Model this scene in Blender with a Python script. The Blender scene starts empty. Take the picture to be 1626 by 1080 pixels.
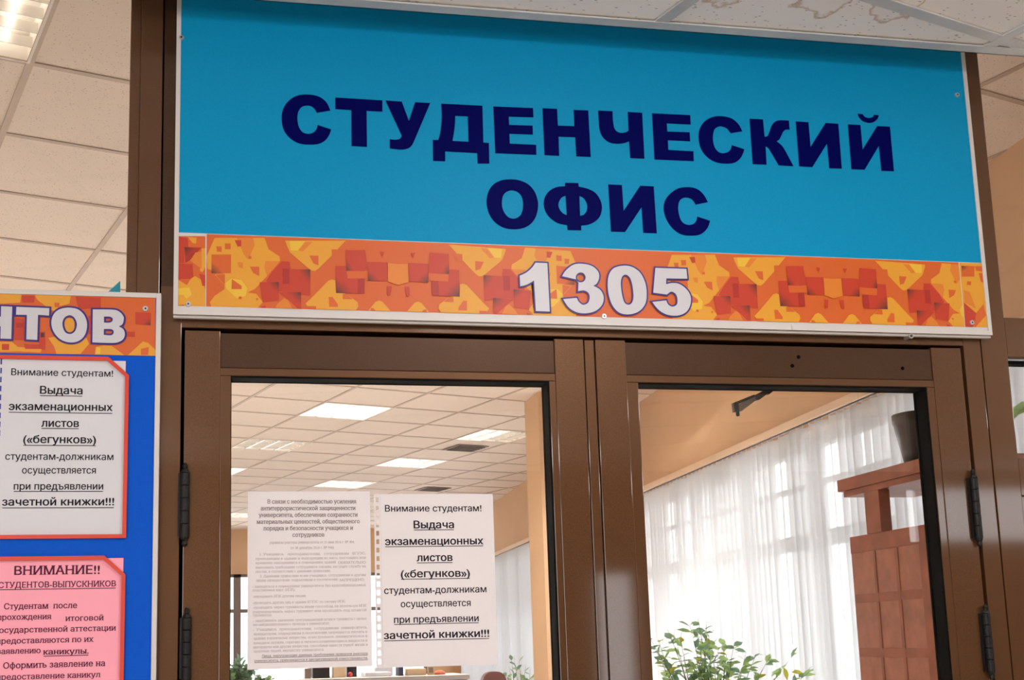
import bpy, bmesh, math, random
from mathutils import Vector, Matrix
random.seed(7)
S = bpy.context.scene
COL = S.collection

# ------------------------------------------------------------------ camera, world, light, exposure
EYE = 1.57
R0 = Vector((0.9828215063045183, -0.18299293130414915, -0.02398903578789441))   # camera right
R1 = Vector((0.0058338139623769075, 0.16071860687946446, -0.986983027218491))   # camera down
R2 = Vector((0.18446640171036652, 0.9698881979359473, 0.15902525002209741))     # camera forward
FPX, CX, CY = 1913.6772, 706.1579, 711.0470
cam = bpy.data.cameras.new('camera')
cam.sensor_width = 36.0
cam.lens = FPX / 1626 * 36.0
cam.shift_x = (813 - CX) / 1626
cam.shift_y = (CY - 540) / 1626
cam.clip_start = 0.02
cam_o = bpy.data.objects.new('camera', cam)
COL.objects.link(cam_o)
U, Vv, N = R0, -R1, -R2
cam_o.matrix_world = Matrix(((U.x, Vv.x, N.x, 0), (U.y, Vv.y, N.y, 0), (U.z, Vv.z, N.z, EYE), (0, 0, 0, 1)))
S.camera = cam_o

world = bpy.data.worlds.new('overcast_sky'); S.world = world
world.use_nodes = True
wn = world.node_tree.nodes; wl = world.node_tree.links
wn.clear()
w_out = wn.new('ShaderNodeOutputWorld'); w_bg = wn.new('ShaderNodeBackground')
w_bg.inputs[0].default_value = (0.96, 0.98, 1.0, 1); w_bg.inputs[1].default_value = 1.7
wl.new(w_bg.outputs[0], w_out.inputs[0])

vs = S.view_settings
vs.view_transform = 'Standard'; vs.look = 'None'; vs.gamma = 1.0; vs.use_curve_mapping = False
vs.exposure = 1.58
S.cycles.max_bounces = 10; S.cycles.transparent_max_bounces = 24
S.cycles.diffuse_bounces = 5; S.cycles.glossy_bounces = 4
S.cycles.use_denoising = True
S.cycles.sample_clamp_indirect = 6.0

LAMP_CORRIDOR = 5.2      # fluorescent panels of the corridor (emission strength)
LAMP_OFFICE = 60.0         # fluorescent tubes of the office

# ------------------------------------------------------------------ measured layout (metres)
FY = 2.0                                   # front face of the glazed partition
ZC, ZO = EYE + 1.071, EYE + 1.88           # corridor ceiling, office ceiling
EDGE = 1.900                               # where the corridor ceiling stops
AL = 0.30346                               # both ceiling grids are turned by this angle
EX, EYv = math.cos(AL), math.sin(AL)
def grid(e, d):                            # ceiling grid coordinates -> x, y
    return (e * EX - d * EYv, e * EYv + d * EX)
def ungrid(x, y):
    return (x * EX + y * EYv, -x * EYv + y * EX)
def ray(px, py):
    return R0 * (px - CX) + R1 * (py - CY) + R2 * FPX
def at(px, py, Y):                         # a point of the photograph on the plane y = Y
    d = ray(px, py); t = Y / d.y
    return Vector((d.x * t, Y, d.z * t + EYE))
WX0, WK = 2.86, 0.055                      # window wall: x = WX0 + WK*y
def wallx(y): return WX0 + WK * y
FARY = 19.8

# ------------------------------------------------------------------ materials
MATS = {}
def lin(c):
    return tuple(((v / 255) / 12.92 if v / 255 <= 0.04045 else ((v / 255 + 0.055) / 1.055) ** 2.4) for v in c)
def mat(name, rgb, rough=0.5, metal=0.0, spec=0.5, noise=None, bump=None, coat=0.0):
    """rgb is 0-255 sRGB. noise = (scale, amount), bump = (scale, strength)."""
    if name in MATS: return MATS[name]
    m = bpy.data.materials.new(name); m.use_nodes = True
    nt = m.node_tree; b = nt.nodes['Principled BSDF']
    c = lin(rgb)
    b.inputs['Base Color'].default_value = (*c, 1)
    b.inputs['Roughness'].default_value = rough
    b.inputs['Metallic'].default_value = metal
    b.inputs['Specular IOR Level'].default_value = spec
    b.inputs['Coat Weight'].default_value = coat
    b.inputs['Coat Roughness'].default_value = 0.06; b.inputs['Coat IOR'].default_value = 1.65
    if noise:
        tc = nt.nodes.new('ShaderNodeTexCoord'); n = nt.nodes.new('ShaderNodeTexNoise')
        n.inputs['Scale'].default_value = noise[0]; n.inputs['Detail'].default_value = 4
        nt.links.new(tc.outputs['Object'], n.inputs['Vector'])
        rmp = nt.nodes.new('ShaderNodeValToRGB'); k = noise[1]
        rmp.color_ramp.elements[0].position = 0.3; rmp.color_ramp.elements[1].position = 0.7
        rmp.color_ramp.elements[0].color = (*[v * (1 - k) for v in c], 1)
        rmp.color_ramp.elements[1].color = (*[min(1, v * (1 + k)) for v in c], 1)
        nt.links.new(n.outputs['Fac'], rmp.inputs['Fac']); nt.links.new(rmp.outputs['Color'], b.inputs['Base Color'])
    if bump:
        tc = nt.nodes.new('ShaderNodeTexCoord'); n = nt.nodes.new('ShaderNodeTexNoise')
        n.inputs['Scale'].default_value = bump[0]
        nt.links.new(tc.outputs['Object'], n.inputs['Vector'])
        bp = nt.nodes.new('ShaderNodeBump'); bp.inputs['Strength'].default_value = bump[1]; bp.inputs['Distance'].default_value = 0.002
        nt.links.new(n.outputs['Fac'], bp.inputs['Height']); nt.links.new(bp.outputs['Normal'], b.inputs['Normal'])
    MATS[name] = m
    return m
def emit(name, rgb, strength):
    if name in MATS: return MATS[name]
    m = bpy.data.materials.new(name); m.use_nodes = True
    nt = m.node_tree; nt.nodes.clear()
    o = nt.nodes.new('ShaderNodeOutputMaterial'); e = nt.nodes.new('ShaderNodeEmission')
    e.inputs[0].default_value = (*lin(rgb), 1); e.inputs[1].default_value = strength
    nt.links.new(e.outputs[0], o.inputs[0]); MATS[name] = m
    return m
def glass_mat(name, tint=(1, 1, 1), ior=1.5):
    m = bpy.data.materials.new(name); m.use_nodes = True
    nt = m.node_tree; nt.nodes.clear()
    o = nt.nodes.new('ShaderNodeOutputMaterial'); mix = nt.nodes.new('ShaderNodeMixShader')
    t = nt.nodes.new('ShaderNodeBsdfTransparent'); g = nt.nodes.new('ShaderNodeBsdfGlossy'); f = nt.nodes.new('ShaderNodeFresnel')
    gm = nt.nodes.new('ShaderNodeNewGeometry'); io = nt.nodes.new('ShaderNodeMix')        # same reflectance from both faces
    io.inputs[2].default_value = ior; io.inputs[3].default_value = 1 / ior
    nt.links.new(gm.outputs['Backfacing'], io.inputs[0]); nt.links.new(io.outputs[0], f.inputs['IOR'])
    g.inputs['Roughness'].default_value = 0.0
    t.inputs[0].default_value = (*tint, 1)
    nt.links.new(f.outputs[0], mix.inputs[0]); nt.links.new(t.outputs[0], mix.inputs[1]); nt.links.new(g.outputs[0], mix.inputs[2])
    nt.links.new(mix.outputs[0], o.inputs[0]); MATS[name] = m
    return m
def sheet_mat(name, rgb, trans, rough=0.7):
    """thin sheet that lets part of the light through (paper, blind fabric)"""
    m = bpy.data.materials.new(name); m.use_nodes = True
    nt = m.node_tree; nt.nodes.clear()
    o = nt.nodes.new('ShaderNodeOutputMaterial'); mix = nt.nodes.new('ShaderNodeMixShader')
    d = nt.nodes.new('ShaderNodeBsdfDiffuse'); t = nt.nodes.new('ShaderNodeBsdfTranslucent')
    c = (*lin(rgb), 1); d.inputs[0].default_value = c; t.inputs[0].default_value = c
    mix.inputs[0].default_value = trans
    nt.links.new(d.outputs[0], mix.inputs[1]); nt.links.new(t.outputs[0], mix.inputs[2]); nt.links.new(mix.outputs[0], o.inputs[0])
    MATS[name] = m
    return m
def print_mat(name, rough=0.45):
    m = bpy.data.materials.new(name); m.use_nodes = True
    nt = m.node_tree; b = nt.nodes['Principled BSDF']
    a = nt.nodes.new('ShaderNodeVertexColor'); a.layer_name = 'ink'
    nt.links.new(a.outputs['Color'], b.inputs['Base Color']); b.inputs['Roughness'].default_value = rough
    MATS[name] = m
    return m
def tile_mat(name, rgb, pit, stain=False):
    m = bpy.data.materials.new(name); m.use_nodes = True
    nt = m.node_tree; b = nt.nodes['Principled BSDF']; L = nt.links
    b.inputs['Roughness'].default_value = 0.95; b.inputs['Specular IOR Level'].default_value = 0.15
    tc = nt.nodes.new('ShaderNodeTexCoord')
    mp = nt.nodes.new('ShaderNodeMapping'); mp.inputs['Scale'].default_value = (1, 2.0, 1); mp.inputs['Rotation'].default_value = (0, 0, AL)
    L.new(tc.outputs['Object'], mp.inputs['Vector'])
    v = nt.nodes.new('ShaderNodeTexVoronoi'); v.inputs['Scale'].default_value = 62; v.inputs['Randomness'].default_value = 1.0
    n = nt.nodes.new('ShaderNodeTexNoise'); n.inputs['Scale'].default_value = 30; n.inputs['Detail'].default_value = 3
    L.new(mp.outputs['Vector'], v.inputs['Vector']); L.new(tc.outputs['Object'], n.inputs['Vector'])
    # radius of each pit varies with the noise
    mul = nt.nodes.new('ShaderNodeMath'); mul.operation = 'MULTIPLY'; mul.inputs[1].default_value = 0.30
    L.new(n.outputs['Fac'], mul.inputs[0])
    lt = nt.nodes.new('ShaderNodeMath'); lt.operation = 'LESS_THAN'; L.new(v.outputs['Distance'], lt.inputs[0]); L.new(mul.outputs[0], lt.inputs[1])
    fac = nt.nodes.new('ShaderNodeMath'); fac.operation = 'MULTIPLY'; fac.inputs[1].default_value = pit; L.new(lt.outputs[0], fac.inputs[0])
    mix = nt.nodes.new('ShaderNodeMixRGB'); mix.inputs[1].default_value = (*lin(rgb), 1); mix.inputs[2].default_value = (*[x * 0.32 for x in lin(rgb)], 1)
    L.new(fac.outputs[0], mix.inputs[0])
    out = mix.outputs[0]
    if stain:
        for (sx, sy, rad, seed) in stain:
            off = nt.nodes.new('ShaderNodeVectorMath'); off.operation = 'SUBTRACT'; off.inputs[1].default_value = (sx, sy, 0)
            L.new(tc.outputs['Object'], off.inputs[0])
            flat = nt.nodes.new('ShaderNodeVectorMath'); flat.operation = 'MULTIPLY'; flat.inputs[1].default_value = (1, 1, 0)
            L.new(off.outputs[0], flat.inputs[0])
            ln = nt.nodes.new('ShaderNodeVectorMath'); ln.operation = 'LENGTH'; L.new(flat.outputs[0], ln.inputs[0])
            nz = nt.nodes.new('ShaderNodeTexNoise'); nz.inputs['Scale'].default_value = 17; nz.inputs['Detail'].default_value = 5
            nz.noise_dimensions = '4D'; nz.inputs['W'].default_value = seed
            L.new(tc.outputs['Object'], nz.inputs['Vector'])
            a = nt.nodes.new('ShaderNodeMath'); a.operation = 'MULTIPLY_ADD'; a.inputs[1].default_value = 0.2; a.inputs[2].default_value = -0.10
            L.new(nz.outputs['Fac'], a.inputs[0])
            s = nt.nodes.new('ShaderNodeMath'); s.operation = 'ADD'; L.new(ln.outputs['Value'], s.inputs[0]); L.new(a.outputs[0], s.inputs[1])
            rp = nt.nodes.new('ShaderNodeValToRGB'); cr = rp.color_ramp
            cr.elements[0].position = 0; cr.elements[0].color = (0.03, 0.03, 0.03, 1)
            e = cr.elements.new(max(0.01, rad - 0.012)); e.color = (0.03, 0.03, 0.03, 1)
            e = cr.elements.new(rad); e.color = (0.8, 0.8, 0.8, 1)
            e = cr.elements.new(rad + 0.004); e.color = (0.0, 0.0, 0.0, 1)
            cr.elements[-1].position = 1; cr.elements[-1].color = (0, 0, 0, 1)
            L.new(s.outputs[0], rp.inputs['Fac'])
            bw = nt.nodes.new('ShaderNodeMath'); bw.operation = 'MULTIPLY'; bw.inputs[1].default_value = 0.9; L.new(rp.outputs['Color'], bw.inputs[0])
            mx = nt.nodes.new('ShaderNodeMixRGB'); mx.inputs[2].default_value = (*lin((176, 140, 96)), 1)
            L.new(bw.outputs[0], mx.inputs[0]); L.new(out, mx.inputs[1]); out = mx.outputs[0]
    L.new(out, b.inputs['Base Color'])
    MATS[name] = m
    return m

M_BRONZE = mat('bronze_anodised_aluminium', (96, 62, 35), rough=0.38, metal=0.4, spec=0.2, noise=(900, 0.22), coat=0.7)
M_RAIL = mat('bronze_rail', (72, 45, 24), rough=0.38, metal=0.3, spec=0.2, noise=(900, 0.22), coat=0.5)
M_SEAL = mat('black_rubber_seal', (5, 5, 5), rough=0.7, spec=0.1)
M_GAP = mat('black_gap', (4, 3, 2), rough=0.9, spec=0.1)
M_HINGE = mat('dark_hinge', (18, 15, 15), rough=0.4, spec=0.35, bump=(500, 0.5))
M_GLASS = glass_mat('clear_glass')
M_WHITEPVC = mat('white_plastic', (214, 208, 204), rough=0.4)
M_SIGNBLUE = mat('sign_blue_vinyl', (0, 148, 198), rough=0.5, spec=0.15, noise=(700, 0.08))
M_NAVY = mat('navy_vinyl', (0, 2, 84), rough=0.5, spec=0.04)
M_PRINT = print_mat('printed_band')
M_OUTLINE = mat('violet_blue_vinyl', (48, 22, 118), rough=0.45)
M_WHITEVINYL = mat('white_vinyl', (206, 204, 210), rough=0.4)
M_BOARDBLUE = mat('board_blue', (0, 86, 204), rough=0.5, spec=0.12, noise=(600, 0.06))
M_RED = mat('red_edging', (216, 58, 22), rough=0.4)
M_SCREW = mat('zinc_screw', (205, 205, 205), rough=0.28, metal=0.7)
M_PAPER = sheet_mat('white_paper', (252, 250, 252), 0.55)
M_PAPERB = mat('white_paper_board', (218, 217, 222), rough=0.7)
M_PINK = mat('pink_paper', (255, 166, 184), rough=0.6)
M_INK = mat('black_ink', (44, 40, 48), rough=0.8, spec=0.1)
M_INKGREY = mat('backlight_paled_ink', (186, 174, 177), rough=0.8, spec=0.1)  # backlight and haze put into the ink as a pale grey
M_INKMID = mat('backlight_greyed_ink', (136, 122, 128), rough=0.8, spec=0.1)  # heavier print, also greyed in colour for the backlight
M_INKPINK = mat('dark_plum_ink', (92, 40, 62), rough=0.8, spec=0.1)
M_DASH = mat('violet_dashes', (60, 60, 150), rough=0.6)
M_TEAL = mat('teal_sticker', (10, 150, 165), rough=0.4)
M_TILE = tile_mat('office_ceiling_tile', (240, 226, 214), 0.85)
st1 = at(1140, 4, 1); st1 = st1 * 1; 
def onz(px, py, z):
    d = ray(px, py); t = (z - EYE) / d.z
    return (d.x * t, d.y * t)
p1 = onz(1135, -6, ZC); p2 = onz(1330, -2, ZC); p3 = onz(1425, 16, ZC)
M_CTILE = tile_mat('corridor_ceiling_tile', (246, 243, 240), 0.75, stain=[(p1[0], p1[1], 0.032, 1.3), (p2[0], p2[1], 0.050, 4.1), (p3[0], p3[1], 0.042, 8.7)])
M_GRID = mat('office_grid_bar', (196, 176, 160), rough=0.5)
M_CGRID = mat('corridor_grid_bar', (200, 200, 198), rough=0.35, noise=(9, 0.1))
M_PEACH = mat('peach_wall_paint', (218, 180, 142), rough=0.85, noise=(3, 0.03))
M_CREAM = mat('cream_wall_paint', (124, 110, 96), rough=0.85, noise=(3, 0.03))
M_FLOOR = mat('grey_brown_linoleum', (222, 208, 190), rough=0.4, noise=(6, 0.12))
M_CARPET = mat('office_linoleum', (205, 200, 192), rough=0.5, noise=(6, 0.1))
M_BLIND = sheet_mat('white_blind_fabric', (218, 222, 226), 0.24)
_n = M_BLIND.node_tree; _o = [q for q in _n.nodes if q.type == 'OUTPUT_MATERIAL'][0]; _src = _o.inputs[0].links[0].from_socket      # open weave
_mx = _n.nodes.new('ShaderNodeMixShader'); _mx.inputs[0].default_value = 0.22; _tr = _n.nodes.new('ShaderNodeBsdfTransparent')
_n.links.new(_src, _mx.inputs[1]); _n.links.new(_tr.outputs[0], _mx.inputs[2]); _n.links.new(_mx.outputs[0], _o.inputs[0])
M_TRACK = mat('blind_track_plastic', (236, 206, 176), rough=0.4)
M_DARKCARR = mat('dark_blind_carriers', (70, 62, 60), rough=0.5)
M_WINFRAME = mat('brown_grey_window_frame', (128, 112, 106), rough=0.45)
M_WOOD = mat('orange_brown_wood', (162, 90, 58), rough=0.4, noise=(14, 0.22))
M_WOODP = mat('pale_wood_panel', (180, 114, 86), rough=0.42, noise=(22, 0.18))
M_POT = mat('dark_grey_plastic_pot', (62, 52, 50), rough=0.35)
M_SOIL = mat('potting_soil', (48, 36, 28), rough=0.9)
M_LEAF = sheet_mat('glare_paled_leaf', (172, 204, 140), 0.55)  # glare on the leaves put into the colour as a paler green
M_LEAF2 = sheet_mat('dull_green_leaf', (140, 172, 146), 0.5)
M_LEAF3 = sheet_mat('yellow_green_leaf', (190, 186, 84), 0.4)
M_STEM = mat('plant_stem', (104, 96, 60), rough=0.8)
M_REFLECT = mat('white_enamel', (236, 232, 226), rough=0.3, spec=0.6)
M_LOUVRE = mat('polished_louvre', (214, 212, 208), rough=0.25, metal=0.6)
M_TUBE = emit('fluorescent_tube', (255, 250, 242), LAMP_OFFICE * 0.08)
M_TUBEBOOST = emit('boosted_fluorescent_tube', (255, 250, 242), LAMP_OFFICE * 2.6)  # unseen fixtures only: tubes boosted to fill the office with light
M_TUBEDIM = emit('weak_fluorescent_tube', (255, 236, 214), LAMP_OFFICE * 0.03)
M_PANEL = emit('corridor_lamp_diffuser', (255, 252, 250), LAMP_CORRIDOR)
M_VENT = mat('dark_vent_slats', (96, 84, 74), rough=0.5)
M_GREYMETAL = mat('dark_grey_metal', (74, 66, 62), rough=0.35, metal=0.4)
M_GREYPLATE = mat('brushed_grey_metal', (150, 132, 124), rough=0.35, metal=0.5)
M_LIGHTGREY = mat('light_grey_laminate', (214, 206, 202), rough=0.5)
M_BLACK = mat('black_plastic', (26, 25, 28), rough=0.4)
M_BEIGE = mat('beige_card', (214, 186, 152), rough=0.7)
M_BINDER = mat('dark_blue_binder', (52, 58, 84), rough=0.5)
M_CORAL = mat('coral_cloth', (206, 108, 84), rough=0.8)
M_BROWNL = mat('brown_leather', (96, 58, 52), rough=0.4, bump=(60, 0.3))
M_REDBALL = mat('red_ball', (190, 50, 54), rough=0.4)

# ------------------------------------------------------------------ helpers
def link(name, me, m=None, parent=None):
    o = bpy.data.objects.new(name, me); COL.objects.link(o)
    if m is not None and len(me.materials) == 0: me.materials.append(m)
    if parent is not None: o.parent = parent
    return o
def tag(o, label=None, cat=None, group=None, kind=None):
    if label: o['label'] = label
    if cat: o['category'] = cat
    if group: o['group'] = group
    if kind: o['kind'] = kind
    return o
def empty(name, loc=(0, 0, 0)):
    o = bpy.data.objects.new(name, None); COL.objects.link(o); o.location = loc; o.empty_display_size = 0.05
    return o
class MB:
    """collects pieces, links them as one mesh object in world coordinates"""
    def __init__(s): s.bm = bmesh.new()
    def box(s, x0, x1, y0, y1, z0, z1, bev=0.0):
        r = bmesh.ops.create_cube(s.bm, size=1.0)
        vsx = r['verts']
        for v in vsx:
            v.co = Vector(((x0 + x1) / 2 + v.co.x * (x1 - x0), (y0 + y1) / 2 + v.co.y * (y1 - y0), (z0 + z1) / 2 + v.co.z * (z1 - z0)))
        if bev > 0:
            es = list({e for v in vsx for e in v.link_edges})
            bmesh.ops.bevel(s.bm, geom=es, offset=bev, segments=2, profile=0.6, affect='EDGES')
        return s
    def poly(s, pts, m=0):
        f = s.bm.faces.new([s.bm.verts.new(p) for p in pts]); f.material_index = m
        return f
    def prism(s, pts2, z0, z1):
        """extrude an xy polygon from z0 to z1"""
        a = [s.bm.verts.new((p[0], p[1], z0)) for p in pts2]; b = [s.bm.verts.new((p[0], p[1], z1)) for p in pts2]
        n = len(a)
        s.bm.faces.new(a[::-1]); s.bm.faces.new(b)
        for i in range(n): s.bm.faces.new((a[i], a[(i + 1) % n], b[(i + 1) % n], b[i]))
        return s
    def prism_y(s, pts, y0, y1):
        """extrude an xz polygon along y"""
        a = [s.bm.verts.new((p[0], y0, p[1])) for p in pts]; b = [s.bm.verts.new((p[0], y1, p[1])) for p in pts]
        n = len(a)
        s.bm.faces.new(a); s.bm.faces.new(b[::-1])
        for i in range(n): s.bm.faces.new((a[i], b[i], b[(i + 1) % n], a[(i + 1) % n]))
        return s
    def tube(s, a, b, r0, r1=None, seg=12):
        a, b = Vector(a), Vector(b); r1 = r0 if r1 is None else r1
        d = b - a
        q = d.to_track_quat('Z', 'Y').to_matrix().to_4x4(); q.translation = (a + b) / 2
        bmesh.ops.create_cone(s.bm, cap_ends=True, segments=seg, radius1=r0, radius2=r1, depth=d.length, matrix=q)
        return s
    def lathe(s, prof, c, seg=24):
        """prof = [(r, z)], axis z through c"""
        rings = []
        for r, z in prof:
            rings.append([s.bm.verts.new((c[0] + r * math.cos(2 * math.pi * k / seg), c[1] + r * math.sin(2 * math.pi * k / seg), c[2] + z)) for k in range(seg)])
        for a, b in zip(rings, rings[1:]):
            for k in range(seg): s.bm.faces.new((a[k], a[(k + 1) % seg], b[(k + 1) % seg], b[k]))
        s.bm.faces.new(rings[0][::-1]); s.bm.faces.new(rings[-1])
        return s
    def add_mesh(s, me):
        s.bm.from_mesh(me); return s
    def build(s, name, m, parent=None, smooth=False, origin=None):
        bmesh.ops.recalc_face_normals(s.bm, faces=s.bm.faces[:])
        me = bpy.data.meshes.new(name)
        if smooth:
            for f in s.bm.faces: f.smooth = True
        if origin is not None:
            for v in s.bm.verts: v.co -= Vector(origin)
        s.bm.to_mesh(me); s.bm.free()
        if isinstance(m, (list, tuple)):
            for x in m: me.materials.append(x)
            o = link(name, me, None, parent)
        else:
            o = link(name, me, m, parent)
        if origin is not None: o.location = origin
        return o
def clip(poly, planes):
    """Sutherland-Hodgman; planes = (a, b, c) keep a*x + b*y <= c"""
    for a, b, c in planes:
        out = []
        for i in range(len(poly)):
            p, q = poly[i], poly[(i + 1) % len(poly)]
            dp, dq = a * p[0] + b * p[1] - c, a * q[0] + b * q[1] - c
            if dp <= 0: out.append(p)
            if (dp < 0 < dq) or (dq < 0 < dp):
                t = dp / (dp - dq); out.append((p[0] + (q[0] - p[0]) * t, p[1] + (q[1] - p[1]) * t))
        poly = out
        if len(poly) < 3: return []
    return poly
def smooth_path(pts, n=6):
    """points (x, y) are on a curve, points (x, y, 1) are corners; Catmull-Rom between them"""
    N_ = len(pts); out = []
    co = [Vector((p[0], p[1])) for p in pts]; cr = [len(p) > 2 for p in pts]
    for i in range(N_):
        j = (i + 1) % N_
        if cr[i] and cr[j]:
            out.append(co[i]); continue
        p1_, p2_ = co[i], co[j]
        p0_ = co[i - 1] if not cr[i] else p1_ * 2 - p2_ if False else p1_
        p3_ = co[(j + 1) % N_] if not cr[j] else p2_
        for k in range(n):
            t = k / n
            out.append(0.5 * ((2 * p1_) + (-p0_ + p2_) * t + (2 * p0_ - 5 * p1_ + 4 * p2_ - p3_) * t * t + (-p0_ + 3 * p1_ - 3 * p2_ + p3_) * t ** 3))
    return out
def corners(pts): return [(p[0], p[1], 1) for p in pts]
def outline_mesh(loops, Y, depth, offset=0.0):
    """filled flat shape from closed loops of (X, Z) points on the plane y = Y, its face towards -y, thickness depth"""
    cu = bpy.data.curves.new('shape', 'CURVE'); cu.dimensions = '2D'; cu.fill_mode = 'BOTH'
    cu.extrude = depth / 2; cu.offset = offset
    for lp in loops:
        sp = cu.splines.new('POLY'); sp.points.add(len(lp) - 1); sp.use_cyclic_u = True
        for pt, v in zip(sp.points, lp): pt.co = (v[0], v[1], 0, 1)
    o = bpy.data.objects.new('shape', cu); COL.objects.link(o)
    bpy.context.view_layer.update()
    me = bpy.data.meshes.new_from_object(o.evaluated_get(bpy.context.evaluated_depsgraph_get()))
    bpy.data.objects.remove(o); bpy.data.curves.remove(cu)
    me.transform(Matrix(((1, 0, 0, 0), (0, 0, -1, Y), (0, 1, 0, 0), (0, 0, 0, 1))))
    return me
def trace(loops, ox, oy, sc, Y):
    """loops traced in a magnified crop with its corner at (ox, oy) and scale sc -> loops of (X, Z) on plane Y"""
    res = []
    for lp in loops:
        r = []
        for p in smooth_path(lp):
            w = at(ox + p.x / sc, oy + p.y / sc, Y); r.append((w.x, w.z))
        res.append(r)
    return res
GLYPHS = {}
def text_edges(body):
    """closed outlines of a string set in the built-in font"""
    cu = bpy.data.curves.new('t', 'FONT'); cu.body = body; cu.size = 1.0; cu.resolution_u = 3; cu.fill_mode = 'NONE'
    o = bpy.data.objects.new('t', cu); COL.objects.link(o)
    bpy.context.view_layer.update()
    me = bpy.data.meshes.new_from_object(o.evaluated_get(bpy.context.evaluated_depsgraph_get()))
    bpy.data.objects.remove(o); bpy.data.curves.remove(cu)
    co = [(v.co.x, v.co.y) for v in me.vertices]; ed = [tuple(e.vertices) for e in me.edges]
    bpy.data.meshes.remove(me)
    return co, ed
def last_x(body):
    co, _ = text_edges(body); return max(c[0] for c in co)
BASE_II = None
def glyph(ch):
    """(advance, vertices, triangles, serif bars); overlapping outlines are filled by winding number"""
    global BASE_II
    if ch in GLYPHS: return GLYPHS[ch]
    if BASE_II is None: BASE_II = last_x('II')
    adv = last_x('I' + ch + 'I') - BASE_II
    if ch.isspace():
        GLYPHS[ch] = (adv, [], [], []); return GLYPHS[ch]
    co, ed = text_edges(ch)
    nb = {}
    for a, b in ed: nb.setdefault(a, []).append(b); nb.setdefault(b, []).append(a)
    seen = set(); loops = []
    for st in nb:
        if st in seen: continue
        lp = [st]; seen.add(st); cur = st
        while True:
            nx_ = [q for q in nb[cur] if q not in seen]
            if not nx_: break
            cur = nx_[0] if len(lp) > 1 or len(nx_) == 1 else min(nx_, key=lambda q: q if q > cur else q + 10000)
            lp.append(cur); seen.add(cur)
        loops.append([co[k] for k in lp])
    from mathutils.geometry import delaunay_2d_cdt
    pts, edges = [], []
    for lp in loops:
        n0 = len(pts); pts += [Vector(p) for p in lp]; edges += [(n0 + k, n0 + (k + 1) % len(lp)) for k in range(len(lp))]
    vo, eo, fo_, *_r = delaunay_2d_cdt(pts, edges, [], 0, 1e-6)
    tris = []
    for f in fo_:
        cx_ = sum(vo[k].x for k in f) / len(f); cy_ = sum(vo[k].y for k in f) / len(f); wind = 0
        for lp in loops:
            for k in range(len(lp)):
                (ax, ay), (bx, by) = lp[k], lp[(k + 1) % len(lp)]
                if (ay > cy_) != (by > cy_):
                    if ax + (cy_ - ay) / (by - ay) * (bx - ax) > cx_: wind += 1 if by > ay else -1
        if wind: tris.append(tuple(f))
    serifs = []
    ymax = max(v.y for v in vo)
    for lp in loops:
        for k in range(len(lp)):
            (ax, ay), (bx, by) = lp[k], lp[(k + 1) % len(lp)]
            if abs(ay - by) < 1e-4 and .04 < abs(ax - bx) < .14 and (abs(ay) < .01 or abs(ay - .546) < .03 or abs(ay - .727) < .03):
                serifs.append((min(ax, bx) - .075, max(ax, bx) + .075, -.012 if ay < .1 else ay - .045, .045 if ay < .1 else ay + .012))
    GLYPHS[ch] = (adv, [(v.x, v.y) for v in vo], tris, serifs)
    return GLYPHS[ch]
CAPH = max(v[1] for v in glyph('Н')[1])
def text_line(mb, body, px0, px1, py, Y, cap_px, bold=0.0, slant=0.0, ul=None, serif=False):
    """one line of lettering whose left and right ends and baseline (at its middle) are given in the photograph's frame"""
    x = 0.0; place = []
    for ch in body:
        g = glyph(ch); place.append((x, g)); x += g[0]
    xs = [ox_ + v[0] for ox_, g in place for v in g[1]]; x0, x1 = min(xs), max(xs)
    A, B = at(px0, py, Y), at(px1, py, Y); zb = at((px0 + px1) / 2, py, Y).z
    hz = at((px0 + px1) / 2, py - cap_px, Y).z - zb
    sx = (B.x - A.x) / (x1 - x0); sz = hz / CAPH
    shifts = [(0, 0)] if bold <= 0 else [(-bold, -bold * .4), (0, bold * .5), (bold, -bold * .4), (bold * .5, bold * .4), (-bold * .5, bold * .4)]
    bm = mb.bm
    for k, (dx_, dz_) in enumerate(shifts):
        yk = Y - .00001 * k
        for ox_, g in place:
            vv = []
            for v in g[1]:
                z = zb + (v[1] + dz_) * sz; vv.append(bm.verts.new((A.x + (ox_ + v[0] + dx_ - x0) * sx + slant * (z - zb), yk, z)))
            for t_ in g[2]:
                try: bm.faces.new([vv[q] for q in t_])
                except ValueError: pass
    if serif:
        yk = Y - .00008
        for ox_, g in place:
            for (a, b, c, d) in g[3]:
                X0, X1 = A.x + (ox_ + a - x0) * sx, A.x + (ox_ + b - x0) * sx
                mb.poly([(X0, yk, zb + c * sz), (X1, yk, zb + c * sz), (X1, yk, zb + d * sz), (X0, yk, zb + d * sz)])
    loose = [v for v in bm.verts if not v.link_faces]
    for v in loose: bm.verts.remove(v)
    if ul:
        u0, u1, uy, th = ul
        P, Q = at(u0, py, Y), at(u1, py, Y); z = at((px0 + px1) / 2, uy, Y).z
        mb.poly([(P.x, Y, z - th), (Q.x, Y, z - th), (Q.x, Y, z + th), (P.x, Y, z + th)])
def screw(parent, px, py, Y, r=0.0055, name='screw'):
    c = at(px, py, Y); b = MB()
    b.tube((c.x, Y + 0.001, c.z), (c.x, Y - 0.0025, c.z), r * 1.0, r * 0.8, 20)
    o = b.build(name, M_SCREW, parent)
    s_ = MB(); s_.tube((c.x, Y - 0.002, c.z), (c.x, Y - 0.0029, c.z), r * 0.28, r * 0.28, 8); s_.build('screw_socket', M_GAP, o)
    return o

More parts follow.
